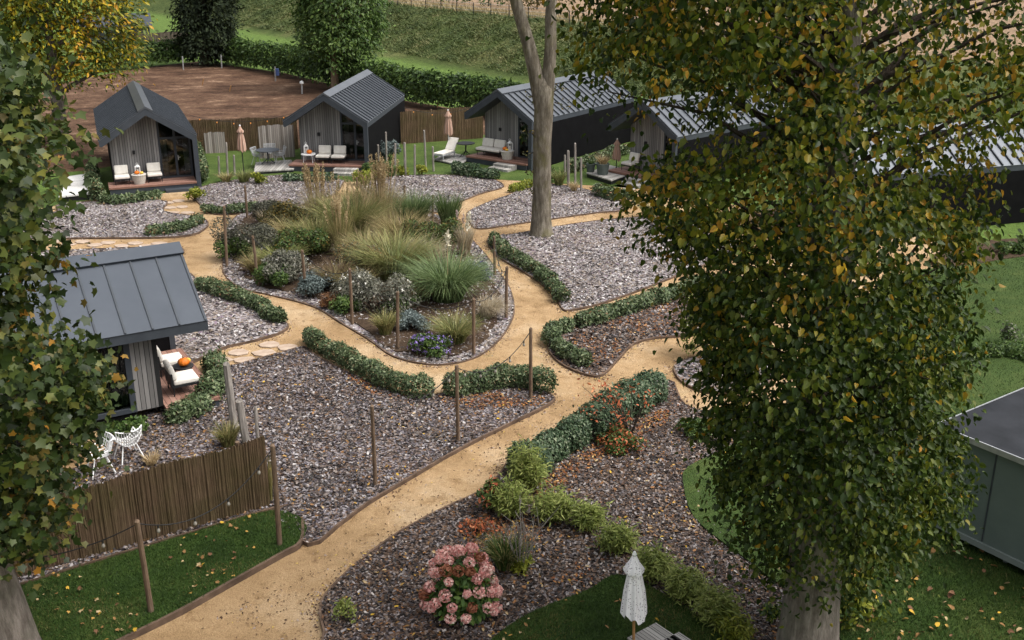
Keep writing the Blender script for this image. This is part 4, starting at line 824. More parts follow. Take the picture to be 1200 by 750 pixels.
u = G(526, 184); parasol((u[0], u[1], 0), 1.25, 2.5, 0.22, 'beige striped closed parasol by the sun lounger', 'beige_canvas', 'white_paint')
u = G(722, 203); parasol((u[0], u[1], 0.0), 0.7, 1.7, 0.2, 'faded terracotta closed parasol, its tip beside the half hidden timber gable', 'beige_canvas', 'frame_dark')
# boards in the bottom foreground
for i, (px, rot, w2, l2, lb) in enumerate((((790, 765), R(38), 0.34, 0.75, 'grey slatted lounger top nearest the dotted parasol'), ((820, 769), R(38), 0.2, 0.65, 'grey slatted lounger top at right of its pair'))):
    p = G(px[0], px[1], 0.45); e = empty('slatted_lounger', (p[0], p[1], 0.14), rot, lb, 'lounger', 'slatted loungers on the lawn')
    mb = MB()
    for k in range(5): mb.box(-w2 + 2*w2*k/5 + .006, -w2 + 2*w2*(k + 1)/5 - .006, -l2, l2, 0.29, 0.32)
    obj('slats', mb, 'grey_deck', e)
    mb = MB()
    for sx in (-1, 1): mb.box(sx*w2*0.85 - .03, sx*w2*0.85 + .03, -l2*.95, l2*.95, 0.22, 0.288)
    obj('rails', mb, 'grey_post', e)
    for sx in (-1, 1):
        for sy in (-1, 1):
            mb = MB(); mb.box(sx*w2*0.85 - .03, sx*w2*0.85 + .03, sy*l2*.85 - .03, sy*l2*.85 + .03, 0.0, 0.22); obj('leg', mb, 'grey_post', e)

# ------------------------------------------------------------------ fences, shed, far building
def reed_fence(a, b, h0, h1, label, strips=True, name='reed_fence', mat='reed', group=None, thick=0.05, posts=4, topz=None):
    a = np.array(a); b = np.array(b); L = np.linalg.norm(b - a); th = math.atan2(b[1] - a[1], b[0] - a[0])
    e = empty(name, (*a, 0), th, label, 'fence', group)
    n = int(L/(0.022 if mat == 'reed' else 0.1)); mb = MB(); xs = np.linspace(0, L, n + 1)
    tops = h0 + (h1 - h0)*xs/L + rng.uniform(-0.035, 0.035, n + 1) + 0.03*np.sin(xs*2.3)
    dy = rng.uniform(-0.014, 0.014, n + 1)
    V = []
    for i in range(n + 1):
        V += [(xs[i], -thick/2 + dy[i], 0.0), (xs[i], -thick/2 + dy[i], tops[i]), (xs[i], thick/2 + dy[i], tops[i] - .01), (xs[i], thick/2 + dy[i], 0.0)]
    Fc = []
    for i in range(n):
        for k in range(3): Fc.append((4*i + k, 4*i + 4 + k, 4*i + 5 + k, 4*i + 1 + k))
    Fc += [(0, 1, 2, 3), (4*n, 4*n + 3, 4*n + 2, 4*n + 1)]
    mb.add(V, Fc); obj('reed_panel' if mat == 'reed' else 'board_panel', mb, mat, e)
    if strips:
        for i in range(posts):
            x0 = L*(i + 0.5)/posts; mb = MB(); mb.tube([(x0, 0.07, 0), (x0 + 0.01, 0.07, h0 + (h1 - h0)*x0/L + 0.02)], 0.05, 8); obj('fence_post', mb, 'post', e)
    return e
reed_fence((-9.9, 16.87), (-5.14, 19.9), 1.5, 1.68, 'brown brushwood fence in the left foreground, behind the corner lawn', posts=5)
reed_fence(G(222, 178)[:2], G(350, 175)[:2], 1.75, 1.85, 'brown brushwood fence between the two back left cabins', posts=5)
reed_fence(G(470, 169)[:2], G(566, 162)[:2], 1.85, 1.9, 'brown brushwood fence behind the folded parasol and sun lounger', posts=4)
reed_fence(G(305, 186)[:2], G(346, 184)[:2], 1.75, 1.8, 'silver grey board screen behind the round table', False, 'board_fence', 'grey_board')
reed_fence(G(241, 180)[:2], G(265, 179)[:2], 1.15, 1.15, 'small pale board screen right of the back left cabin', False, 'board_fence', 'grey_board')
reed_fence(G(160, 62)[:2], G(222, 58)[:2], 1.9, 1.9, 'dark board fence in the far left beyond the clipped hedge', False, 'board_fence', 'dark_board')
# far building
b0 = G(152, 50); e = empty('barn', (b0[0], b0[1], 0), R(20), 'dark roofed low building far left behind the yellowing tree', 'building')
mb = MB(); mb.box(-5, 2.2, -2.5, 2.5, 0, 1.9); obj('wall', mb, 'trim', e)
mb = MB(); mb.prism([(-2.8, 1.9), (0, 3.0), (2.8, 1.9), (2.8, 2.03), (0, 3.14), (-2.8, 2.03)], 0, -5.3, 2.5); obj('roof', mb, 'trim', e)
mb = MB(); mb.box(-1.2, 0.2, -2.53, -2.502, 0.6, 1.6); obj('window', mb, 'frame_dark', e)
# grey green hut at right
SH = np.array([8.42, 18.75]); sd = np.array([0.574, -0.819]); th = math.atan2(sd[1], sd[0])
e = empty('shepherd_hut', (*SH, 0), th, 'grey green panelled hut with a flat dark roof at the right edge', 'hut')
Ls, Ds = 4.2, 3.0
mb = MB()
mb.box(0, Ls, 0, Ds, 0.45, 2.42); obj('wall', mb, 'shed_green', e)
for xx in (0.0, 1.12, 2.24, 3.36): mb = MB(); mb.box(xx, xx + 0.025, -0.012, -0.001, 0.47, 2.38); obj('panel_seam', mb, 'trim', e)
mb = MB(); mb.box(-0.04, Ls + 0.04, -0.05, Ds + 0.04, 0.33, 0.448); obj('skirt_rail', mb, 'shed_trim', e)
mb = MB(); mb.box(-0.1, Ls + 0.1, -0.1, Ds + 0.1, 2.423, 2.50); rf = obj('roof', mb, 'shed_roof', e)
mb = MB(); mb.box(-0.12, Ls + 0.12, -0.125, -0.102, 2.40, 2.515); mb.box(-0.12, -0.102, -0.1, Ds + 0.1, 2.40, 2.515); mb.box(-0.12, Ls + .12, Ds + .102, Ds + .125, 2.4, 2.515); obj('roof_trim', mb, 'metal', rf)
for xx in (0.25, 1.55, 2.9, 4.0):
    for yy in (0.2, Ds - 0.2):
        mb = MB(); mb.tube([(xx, yy, 0.05), (xx, yy, 0.33)], 0.055, 8); mb.tube([(xx, yy, 0), (xx, yy, 0.06)], 0.12, 8); obj('leg', mb, 'shed_trim', e)

# ------------------------------------------------------------------ posts and light strings
POSTS = [  # base px, top px, radius, label
    ((440, 571), (436, 475), .045, 'thin dark post alone in the chip bed left of the main path'),
    ((537, 520), (535, 428), .045, 'post in front of the hedge at the centre of the chip bed'),
    ((622, 470), (622, 385), .045, 'post at the tip of the chip bed where the paths meet'),
    ((178, 722), (161, 610), .05, 'leaning post in the middle of the left corner lawn'),
    ((328, 643), (319, 515), .05, 'tall post at the right end of the reed fence, on the lawn corner'),
    ((266, 313), (262, 237), .05, 'post at the far left tip of the grass island'),
    ((290, 257), (287, 218), .05, 'post behind the dark shrub at the back left of the grass island'),
    ((303, 336), (296, 277), .05, 'post on the left rim of the grass island beside the dark shrub'),
    ((359, 349), (354, 293), .05, 'post on the near rim of the island by the silvery bush'),
    ((413, 381), (410, 315), .05, 'post on the near rim of the island left of the silvery flowering shrub'),
    ((466, 409), (466, 342), .05, 'post on the near rim of the island beside the small golden tuft'),
    ((555, 416), (555, 350), .05, 'post on the near rim of the island beside the purple flowers'),
    ((593, 374), (594, 313), .05, 'post on the right rim of the island near the blond feather grass'),
    ((580, 323), (579, 277), .05, 'post on the right rim of the island behind the big pampas'),
    ((474, 255), (474, 217), .045, 'post behind the grass island seen over the green miscanthus'),
    ((507, 262), (507, 229), .045, 'post behind the grass island left of the upright green grass'),
    ((533, 272), (533, 247), .045, 'short post beside the upright green grass of the island'),
    ((419, 226), (418, 208), .04, 'short post beside the pale steps and the yellow green shrub'),
    ((772, 276), (770, 247), .05, 'grey post under the leaves right of the big slate bed'),
    ((641, 222), (637, 175), .05, 'grey post just right of the bare tree trunk'),
]
GREYP = [
    ((275, 505), (265, 427), .11, 'thick dark grey stake, tallest of three behind the reed fence'),
    ((290, 525), (280, 470), .11, 'thick pale grey stake in the middle of three behind the reed fence'),
    ((303, 528), (299, 477), .05, 'thin dark stake right of the thick ones behind the reed fence'),
    ((444, 195), (443, 170), .06, 'leftmost and shortest grey stake right of the cabin with striped roof'),
    ((453, 193), (452, 155), .06, 'tall grey stake close to the black wall of the cabin with striped roof'),
    ((463, 207), (463, 168), .07, 'grey stake third from left in the row by the striped roof cabin'),
    ((475, 206), (474, 167), .08, 'thick grey stake in the middle of the row by the striped roof cabin'),
    ((486, 207), (486, 170), .06, 'slim pale stake right of the thick one in the row by the striped roof cabin'),
    ((499, 196), (497, 153), .06, 'tallest grey stake of the row by the striped roof cabin'),
    ((508, 201), (507, 172), .06, 'rightmost grey stake of the row by the striped roof cabin'),
    ((257, 206), (256, 183), .06, 'short grey stake near the back left cabin hedge'),
    ((267, 209), (265, 167), .06, 'tall grey stake left of the folded beige parasol'),
    ((275, 206), (274, 182), .06, 'short grey stake closest to the folded beige parasol'),
    ((662, 207), (662, 182), .06, 'short grey stake beside the black wall behind the bare trunk'),
    ((666, 220), (666, 177), .08, 'thick grey stake of the group right of the bare trunk'),
    ((674, 221), (674, 168), .06, 'tallest stake of the group right of the bare trunk'),
    ((681, 225), (681, 185), .06, 'pale stake at the right of the group by the bare trunk'),
]
def post(base, top, r, label, mat, group):
    b = G(*base); t = AY(*top, b[1]); lean = np.clip(t[0] - b[0], -0.25, 0.25); h = float(np.clip(t[2], 0.7, 2.3))
    mb = MB(); mb.tube([(0, 0, 0), (lean*0.5, 0, h*0.5), (lean, rng.uniform(-.03, .03), h - 0.01), (lean, 0, h)], [r*1.08, r, r*0.95, r*0.8], 9, jit=0.07)
    o = obj('wooden_post', mb, mat, label=label, cat='post', group=group); o.location = (b[0], b[1], 0); return (b[0] + lean, b[1], h)
TOP = {}
for bs, tp, r, lb in POSTS: TOP[bs] = post(bs, tp, r, lb, 'post', 'round wooden posts along the paths')
for bs, tp, r, lb in GREYP: TOP[bs] = post(bs, tp, r*0.85, lb, 'grey_post', 'weathered grey stakes beside the cabins')
def string_light(a, b, sag, nb, label, bulb='bulb', dz=-0.06):
    a = np.array(a) + [0, 0, dz]; b = np.array(b) + [0, 0, dz]; o = a.copy()
    e = empty('string_light', o, 0, label, 'string light', 'strings of bulbs between posts')
    pts = [(b - a)*t - np.array([0, 0, 4*sag*t*(1 - t)]) for t in np.linspace(0, 1, 17)]
    mb = MB(); mb.tube(pts, 0.011, 5); obj('cable', mb, 'cable', e)
    for i in range(nb):
        t = (i + 0.5)/nb; q = (b - a)*t - np.array([0, 0, 4*sag*t*(1 - t)])
        mb = MB(); mb.tube([q + [0, 0, .005], q - [0, 0, 0.06]], 0.018, 6, 1); mb.lathe([(0.016, -0.06), (0.032, -0.1), (0.034, -0.12), (0.018, -0.15)], tuple(q), 8, 0); obj('bulb', mb, [bulb, 'cable'], e)
string_light(TOP[(537, 520)], TOP[(622, 470)], 0.5, 5, 'black light string sagging over the hedge where the paths meet')
string_light(TOP[(440, 571)], TOP[(537, 520)], 0.35, 5, 'black light string crossing the chip bed left of the main path')
string_light(TOP[(593, 374)], TOP[(580, 323)], 0.5, 4, 'short light string at the right rim of the grass island')
string_light(TOP[(178, 722)], TOP[(328, 643)], 0.55, 4, 'light string in front of the left foreground reed fence')
string_light((-10.2, 15.6, 1.75), TOP[(178, 722)], 0.45, 3, 'light string from the maple to the leaning post on the lawn')
for k1, k2, lb in (((266, 313), (303, 336), 'light string along the left rim of the grass island'), ((303, 336), (359, 349), 'light string before the silvery bush of the island'), ((359, 349), (413, 381), 'light string left of the silvery flowering shrub'), ((413, 381), (466, 409), 'light string before the small golden tuft'), ((466, 409), (555, 416), 'light string above the purple flowers'), ((555, 416), (593, 374), 'light string before the blond feather grass')):
    string_light(TOP[k1], TOP[k2], 0.35, 3, lb)
pA = G(228, 181); pB = G(345, 178); string_light((pA[0], pA[1], 2.2), (pB[0], pB[1], 2.2), 0.4, 6, 'light string with amber bulbs over the reed fence between the two back left cabins', 'orange_bulb')
pA = G(475, 172); pB = G(560, 166); string_light((pA[0], pA[1], 2.3), (pB[0], pB[1], 2.2), 0.4, 4, 'light string over the reed fence behind the sun lounger', 'orange_bulb')
# small marker stakes in the bare field
for px, h, lb, mt in (((215, 82), 1.2, 'pale field marker post at the left, before the hedge', 'metal'), ((260, 80), 1.2, 'pale field marker post right of the conifer', 'metal'), ((323, 95), 1.15, 'pale field marker post with a blue cover', 'metal'), ((354, 110), 0.7, 'short marker post with a white round cap near the round green tree', 'metal'), ((237, 100), 0.5, 'tiny leaning wooden peg in the middle of the bare field', 'pole_wood'), ((269, 107), 0.45, 'tiny wooden peg right of the leaning one in the bare field', 'pole_wood'), ((512, 126), 0.8, 'pale wooden peg before the hedge, right of the striped roof cabin', 'pole_wood')):
    p = G(*px); e = empty('marker_post', (p[0], p[1], 0), 0, lb, 'marker post', 'marker posts in the bare field')
    mb = MB(); mb.tube([(0, 0, 0), (0.03 if mt == 'metal' else 0.15, 0, h)], 0.06 if mt == 'metal' else 0.04, 8); obj('stake', mb, mt, e)
    if px[0] == 323: mb = MB(); mb.box(0.08, 0.32, -.1, .1, 0.45, 1.0); obj('cover', mb, 'blue', e)
    if px[0] == 354: mb = MB(); mb.lathe([(0.05, h), (0.16, h + .08), (0.16, h + .2), (0.05, h + .28)], (0.03, 0, 0), 10); obj('cap', mb, 'white_paint', e)
# wire fence along the top of the bank
T2v = np.array([NV[1], -NV[0]]); e = empty('wire_fence', (0, 0, 0), 0, 'post and wire fence along the top of the grassy bank', 'fence')
prev = None; mbw = MB()
for i in range(26):
    u = -124 + 3.2*i; p = NV*61.6 + T2v*u; z = float(terrain_z(p[0], p[1])); h = 1.15
    mb = MB(); mb.tube([(p[0], p[1], z - .1), (p[0], p[1], z + h)], 0.05, 6); obj('fence_post', mb, 'frame_dark', e)
    cur = [np.array([p[0], p[1], z + q]) for q in (0.4, 0.75, 1.1)]
    if prev is not None:
        for a, b in zip(prev, cur): mbw.tube([a, b], 0.012, 4)
    prev = cur
obj('wires', mbw, 'metal', e)
# flagstones
def flagstones(cs, name_lb):
    for (px, py, r, lb) in cs:
        p = G(px, py); n = 7; a0 = rng.uniform(0, 6)
        pts = [(r*rng.uniform(0.75, 1.15)*math.cos(a0 + 6.283*k/n)*1.15, r*rng.uniform(0.75, 1.1)*math.sin(a0 + 6.283*k/n)*0.9) for k in range(n)]
        mb = MB(); mb.prism(pts, 2, 0.0, 0.04); o = obj('flagstone', mb, 'stone', bevel=0.008, label=lb, cat='flagstone', group=name_lb); o.location = (p[0], p[1], 0.006)
flagstones([(259, 423, .30, 'flagstone nearest the left cabin deck'), (279, 414, .30, 'flagstone second from the left cabin deck, at the far edge'), (286, 423, .30, 'flagstone second from the left cabin deck, at the near edge'), (311, 415, .33, 'big flagstone in the middle of the short stepping path'), (316, 405, .30, 'flagstone at the far edge near the path mouth'), (337, 408, .30, 'flagstone closest to the sand path')], 'stepping stones to the left cabin')
GF = 'stepping stones at the back left cabin'
flagstones([(px, py, .27, 'pale flagstone on the short path to the back left cabin') for px, py in ((197, 238), (209, 236), (199, 244), (214, 243), (203, 250), (219, 250), (213, 255), (226, 256))], GF)
flagstones([(px, py, .27, 'pale flagstone in the straight row behind the left cabin') for px, py in ((64, 284), (80, 287), (97, 284), (112, 288), (127, 285), (143, 289), (158, 286), (172, 289), (187, 286), (201, 289))], 'stepping stones behind the left cabin')

# ------------------------------------------------------------------ hedges and shrubs
def hedge(px, w, h, leaf, mat, label, dens=1.0, lump=0.55, group='clipped hedges', shape='oval', z0=0.03, world=None, name='hedge', cat='hedge', bulge=1.0):
    if mat != 'laurel' and w < 0.9: w *= 0.78; h *= 0.8
    P = np.array(world if world is not None else PX(px)); C = catmull(P, 8, False)
    seg = np.linalg.norm(np.diff(C, axis=0), axis=1); cum = np.concatenate([[0], np.cumsum(seg)]); L = cum[-1]
    area = (2*h + w)*L + w*h*1.5; n = int(area*2.6*dens/(leaf*leaf*0.36))
    s = rng.uniform(0, L, n)
    x = np.interp(s, cum, C[:, 0]); y = np.interp(s, cum, C[:, 1]); tx = np.interp(s + 0.05, cum, C[:, 0]) - np.interp(s - 0.05, cum, C[:, 0]); ty = np.interp(s + 0.05, cum, C[:, 1]) - np.interp(s - 0.05, cum, C[:, 1])
    nr = unit(np.stack([ty, -tx], 1) + 1e-9)
    nb = max(2, int(L/lump)); ph = 1 + rng.uniform(-0.28, 0.18, nb + 2)*bulge; ph2 = rng.uniform(-0.15, 0.15, nb + 2)*bulge; phh = 1 + rng.uniform(-0.18, 0.12, nb + 2)*bulge
    k = s/L*nb; i = k.astype(int); fr = k - i
    blob = np.sqrt(np.clip(1 - (2*fr - 1)**2*0.5*bulge, 0.1, 1))*ph[i]                     # each bush of the row bulges
    endf = np.clip(np.minimum(s, L - s)/(w*0.5), 0, 1); endf = np.sqrt(1 - (1 - endf)**2)*0.9 + 0.1
    a = rng.uniform(-0.15*math.pi, 1.15*math.pi, n); rr = np.where(rng.rand(n) < 0.72, rng.uniform(0.8, 1.06, n)*np.where(rng.rand(n) < 0.05, rng.uniform(1.0, 1.35, n), 1), np.sqrt(rng.rand(n)))
    ca, sa = np.cos(a), np.sin(a); q = (np.abs(ca)**3 + np.abs(sa)**3)**(-1/3.0)
    lat = ca*q*rr*w*0.5*blob*endf + ph2[i]*w; zz = np.clip(h*0.42 + sa*q*rr*h*0.58, 0.02, None)*(0.62 + 0.4*blob)*(0.75 + 0.25*endf)*phh[i]
    Cn = np.column_stack([x + nr[:, 0]*lat, y + nr[:, 1]*lat, z0 + zz])
    Nn = np.column_stack([nr*ca[:, None], np.maximum(sa, -0.1) + 0.3]) + rng.normal(size=(n, 3))*0.55
    T = rng.normal(size=(n, 3)) + [0, 0, 0.5]
    return leaves(name, Cn, Nn, T, rng.uniform(leaf*0.6, leaf*1.3, n), shape, mat, label=label, cat=cat, group=group)
hedge([(233, 338), (265, 350), (300, 363), (330, 382)], 0.75, 0.62, 0.082, 'hedge_leaf', 'grey green hedge curving beside the left slate bed, right of the left cabin roof')
hedge([(361, 400), (385, 419), (420, 438), (455, 456), (485, 464), (508, 464)], 0.7, 0.7, 0.082, 'hedge_leaf', 'long curved hedge between the sand path and the big chip bed')
hedge([(520, 465), (555, 461), (595, 455), (625, 457), (642, 466)], 0.75, 0.75, 0.082, 'hedge_leaf', 'short hedge at the tip of the chip bed where the paths meet')
hedge([(577, 283), (592, 300), (618, 316), (642, 333), (660, 357)], 0.65, 0.5, 0.10, 'hedge_leaf', 'low hedge along the left edge of the big pale slate bed')
hedge([(690, 432), (668, 422), (650, 409), (648, 396), (668, 386)], 0.6, 0.55, 0.10, 'hedge_leaf', 'small curved hedge at the tip of the bed right of the path fork')
hedge([(676, 386), (710, 374), (750, 362), (790, 349), (830, 338)], 0.75, 0.6, 0.10, 'hedge_leaf', 'straight hedge running from the path fork to the big leafy tree')
hedge([(606, 566), (632, 550), (666, 528), (704, 503), (742, 482), (778, 468)], 0.92, 0.8, 0.08, 'big_hedge_leaf', 'tall blue green hedge along the right side of the main path', 1.1, 0.8)
hedge([(332, 213), (350, 213), (372, 213), (394, 212)], 0.6, 0.45, 0.14, 'big_hedge_leaf', 'low hedge along the deck with the white wire table')
hedge([(116, 240), (135, 240), (165, 237), (187, 233)], 0.7, 0.5, 0.14, 'hedge_leaf', 'low hedge in front of the back left cabin deck')
hedge([(114, 238), (110, 222), (108, 205)], 0.7, 1.0, 0.15, 'hedge_leaf', 'upright hedge at the left side of the back left cabin')
hedge([(238, 216), (236, 202), (231, 188), (226, 178)], 0.7, 0.95, 0.15, 'hedge_leaf', 'upright hedge at the right side of the back left cabin')
hedge([(530, 203), (546, 207), (565, 209), (584, 211)], 0.8, 0.7, 0.14, 'big_hedge_leaf', 'low hedge in front of the deck with the white sofa')
hedge([(697, 228), (712, 233), (728, 236), (742, 238)], 0.8, 0.65, 0.14, 'hedge_leaf', 'low hedge below the platform with the plant pots')
hedge([(664, 203), (690, 195), (712, 187), (735, 180)], 0.7, 0.7, 0.14, 'hedge_leaf', 'hedge along the long black wall behind the grey stakes')
hedge([(172, 276), (195, 275), (218, 270), (236, 262)], 0.7, 0.5, 0.12, 'hedge_leaf', 'curved hedge at the tip of the slate bed left of the sand path')
hedge([(238, 249), (262, 251), (290, 249), (318, 246)], 0.6, 0.42, 0.13, 'hedge_leaf', 'thin hedge on the sand edge in front of the slate bed behind the island')
hedge([(196, 500), (215, 493), (238, 480), (252, 462), (254, 445), (247, 430)], 0.75, 0.65, 0.11, 'hedge_leaf', 'hedge wrapping round the deck of the left cabin')
hedge([(120, 520), (145, 513), (172, 505)], 0.6, 0.5, 0.11, 'mid_shrub', 'loose shrubs under the big window of the left cabin')
hedge([(112, 84), (160, 80), (205, 76), (228, 74)], 1.6, 2.3, 0.34, 'laurel', 'tall laurel hedge left of the dark conifer', 1.0, 1.5, 'tall laurel hedges', bulge=0.4)
hedge([(258, 74), (300, 82), (335, 88), (380, 99), (450, 116), (510, 127), (560, 135), (620, 145), (700, 156), (800, 166), (900, 172)], 1.7, 2.4, 0.30, 'laurel', 'long tall laurel hedge behind the bare field and cabins', 1.0, 1.5, 'tall laurel hedges', bulge=0.4)

def shrub(px, rx, h, leaf, mat, label, n=None, shape='oval', cat='shrub', name='shrub', group=None, flowers=None, nf=0, fsize=0.06, stems=7, mats2=None, frac2=0.0, z0=0.03, ry=None, up=0.4, lumps=9, stem_mat='bark_dark'):
    if 255 < px[0] < 605 and 255 < px[1] < 425: rx *= 1.22; h *= 1.25
    p = G(*px); ry = ry or rx*0.85
    e = empty(name, (p[0], p[1], z0), rng.uniform(-0.2, 0.2), label, cat, group)
    if n is None: n = int(min(6000, 5.5*math.pi*(rx*ry + (rx + ry)*0.5*h*1.2)/(leaf*leaf*0.36)*0.55))
    lc = np.column_stack([rng.normal(0, 0.48*rx, lumps), rng.normal(0, 0.48*ry, lumps), rng.uniform(0.3*h, 0.75*h, lumps)])
    lc[:, 0] = np.clip(lc[:, 0], -.75*rx, .75*rx); lc[:, 1] = np.clip(lc[:, 1], -.75*ry, .75*ry); lc[0] = (0, 0, h*0.62); lr = np.column_stack([rng.uniform(.32, .55, lumps)*rx, rng.uniform(.32, .55, lumps)*ry, rng.uniform(.22, .38, lumps)*h])
    which = rng.randint(0, lumps, n); d = rnd_dirs(n, 0.25); rr = rng.uniform(0.55, 1.08, n)**0.7
    C = lc[which] + d*lr[which]*rr[:, None]; C[:, 2] = np.clip(C[:, 2], 0.02, h*1.08)
    Nn = d + rng.normal(size=(n, 3))*0.5 + [0, 0, 0.35]; T = d*0.7 + rng.normal(size=(n, 3))*0.6 + [0, 0, up]
    mats = [mat] + ([mats2] if mats2 else []); w = (rng.rand(n) < frac2).astype(int) if mats2 else None
    leaves('foliage', C, Nn, T, rng.uniform(leaf*.6, leaf*1.3, n), shape, mats, w, e)
    mb = MB()
    for i in range(min(stems, lumps)): mb.tube([(rng.uniform(-.05, .05), rng.uniform(-.05, .05), 0), lc[i]*0.5 + [0, 0, 0.02], lc[i]], [0.02, 0.014, 0.006], 5)
    obj('stem', mb, stem_mat, e)
    if flowers:
        wf = rng.randint(0, lumps, nf); d = rnd_dirs(nf, 0.8); C = lc[wf] + d*lr[wf]*1.12; C[:, 2] = np.clip(C[:, 2], 0.05, None); V = []; k = 6
        C = np.repeat(C, k, 0) + rng.normal(size=(nf*k, 3))*fsize*0.25; d2 = np.repeat(d, k, 0)
        leaves('blossom', C, d2 + rng.normal(size=C.shape)*0.4 + [0, 0, .3], rng.normal(size=C.shape), rng.uniform(fsize*.5, fsize, len(C)), 'oval', flowers, None, e, kind='stuff')
    return e
def grass_plant(px, r, h, mat, label, n=420, lean=(0.3, 1.0), droop=(0.15, 0.5), width=0.022, plumes=None, npl=0, plh=0.4, plw=0.06, name='ornamental_grass', group='ornamental grasses in the island bed', z0=0.05, bend=(0, 0), mats2=None, r0=0.3):
    if group and 'island' in group: r *= 1.25; h *= 1.18; n = int(n*1.6); width *= 1.15
    p = G(*px); e = empty(name, (p[0], p[1], z0), 0, label, 'grass', group)
    a = rng.uniform(0, 6.28, n); b = r*r0*np.sqrt(rng.rand(n)); base = np.column_stack([b*np.cos(a), b*np.sin(a), np.zeros(n)])
    a2 = a + rng.normal(0, 0.5, n); dirs = np.stack([np.cos(a2) + bend[0], np.sin(a2) + bend[1]], 1)
    L = h*rng.uniform(0.65, 1.1, n); ln = rng.uniform(lean[0], lean[1], n)*(r/h)
    V, fs, P = blades_arrays(base, dirs, L, ln, rng.uniform(droop[0], droop[1], n), rng.uniform(width*.7, width*1.3, n), 5)
    mi = None; mats = [mat]
    if mats2: mats = [mat, mats2]; mi = np.concatenate([(rng.rand(n) < 0.3).astype(int)]*5)
    np_obj('blades', V, fs, mats, mi, e)
    if npl:
        a = rng.uniform(0, 6.28, npl); m = 60; C = []; T = []; stem = MB()
        for i in range(npl):
            q = rng.uniform(0.05, 0.8)*r; bx = np.array([0.3*q*math.cos(a[i]), 0.3*q*math.sin(a[i]), 0.0]); tp = np.array([q*math.cos(a[i]) + bend[0]*.3, q*math.sin(a[i]) + bend[1]*.3, h*rng.uniform(0.8, 1.2)])
            stem.tube([bx, (bx + tp)*0.5 + [0, 0, .05], tp], 0.008, 4)
            t = rng.rand(m); dr = unit((tp - bx)[None, :])[0]; wd = plw*np.sin(np.clip(t, .03, 1)*math.pi)**0.7
            pr = tp[None, :] + dr[None, :]*plh*(t[:, None] - 0.35) + rng.normal(size=(m, 3))*wd[:, None]*0.45; C.append(pr); T.append(np.repeat(dr[None, :], m, 0) + rng.normal(size=(m, 3))*0.35)
        C = np.vstack(C); T = np.vstack(T); leaves('plume', C, rng.normal(size=C.shape), T, rng.uniform(plw*0.9, plw*1.8, len(C)), 'oval', plumes, None, e)
        obj('plume_stem', stem, 'grass_tan', e)
    return e
# --- the island bed
grass_plant((525, 352), 1.35, 1.75, 'pampas', 'big fresh green pampas grass fountain on the right of the island', 1500, (0.25, 1.15), (0.25, 0.75), 0.026, 'plume', 2, 0.55, 0.09)
grass_plant((452, 393), 0.45, 0.75, 'grass_olive', 'small golden tuft at the near rim of the island', 420, mats2='grass_green')
grass_plant((534, 402), 0.75, 0.8, 'grass_green', 'orange tinged green tuft behind the purple flowers', 800, mats2='grass_olive')
grass_plant((571, 372), 0.6, 0.85, 'grass_pale', 'blond feather grass leaning right at the island edge', 700, (0.3, 0.9), (0.3, 0.8), 0.014, bend=(0.55, -0.2))
shrub((507, 417), 0.52, 0.45, 0.09, 'mid_shrub', 'mound of purple asters at the near tip of the island', None, flowers='purple_flower', nf=120, fsize=0.08, cat='flowers', name='aster')
shrub((487, 386), 0.45, 0.4, 0.07, 'blue_grey', 'small blue grey cushion plant left of the pampas foot', cat='plant')
shrub((437, 364), 0.95, 0.95, 0.08, 'silver', 'silvery shrub with small white flowers in the middle of the island', flowers='white_flower', nf=45, fsize=0.07)
grass_plant((462, 325), 1.5, 1.6, 'grass_green', 'wide arching green grass left of the pampas', 1500, (0.3, 1.1), (0.2, 0.6), 0.024, mats2='grass_olive')
grass_plant((372, 268), 0.5, 1.7, 'grass_tan', 'upright sheaf of tan reed grass at the back left of the island', 170, (0.1, 1.2), (0, 0.25), 0.018, 'grass_tan', 34, 0.6, 0.05, r0=0.6, mats2='grass_pale')
grass_plant((447, 268), 0.75, 1.9, 'grass_tan', 'upright tan reed grass at the back middle of the island', 230, (0.1, 1.2), (0, 0.25), 0.018, 'grass_tan', 46, 0.6, 0.05, r0=0.6, mats2='grass_pale')
grass_plant((400, 300), 0.55, 1.5, 'grass_olive', 'tan seed heads standing before the green mound in the island', 200, (0.1, 1.0), (0, 0.2), 0.018, 'grass_tan', 26, 0.5, 0.04)
grass_plant((412, 278), 1.6, 1.7, 'grass_green', 'large green miscanthus mound behind the tan seed heads', 1700, (0.2, 1.0), (0.15, 0.45), 0.025, 'grass_olive', 18, 0.3, 0.03, mats2='grass_olive')
grass_plant((372, 295), 1.2, 1.3, 'grass_green', 'green grass mound at the left of the tan seed heads', 1100, (0.2, 1.0), (0.15, 0.5), 0.024, mats2='grass_olive')
grass_plant((484, 266), 1.1, 1.5, 'pampas', 'green grass at the back right of the island before the short posts', 1000, (0.2, 0.9), (0.15, 0.5), 0.024)
grass_plant((526, 272), 0.7, 1.45, 'pampas', 'upright blue green grass at the back right tip of the island', 600, (0.1, 0.7), (0.05, 0.3), 0.026, mats2='mid_shrub')
shrub((290, 305), 0.85, 1.15, 0.085, 'dark_shrub', 'dark grey shrub with wiry stems at the left of the island', stems=9)
shrub((277, 305), 0.5, 0.8, 0.09, 'mid_shrub', 'bright green shrub low beside the leftmost island post')
shrub((338, 278), 0.95, 1.25, 0.11, 'olive_shrub', 'olive and dark yellow shrub behind the light green tuft')
shrub((318, 266), 0.8, 0.9, 0.10, 'dark_shrub', 'dark green shrub at the back left of the island')
grass_plant((318, 272), 0.55, 1.0, 'grass_pale', 'pale blond plume tuft among the dark shrubs of the island', 400, (0.2, 0.9), (0.2, 0.5), 0.016)
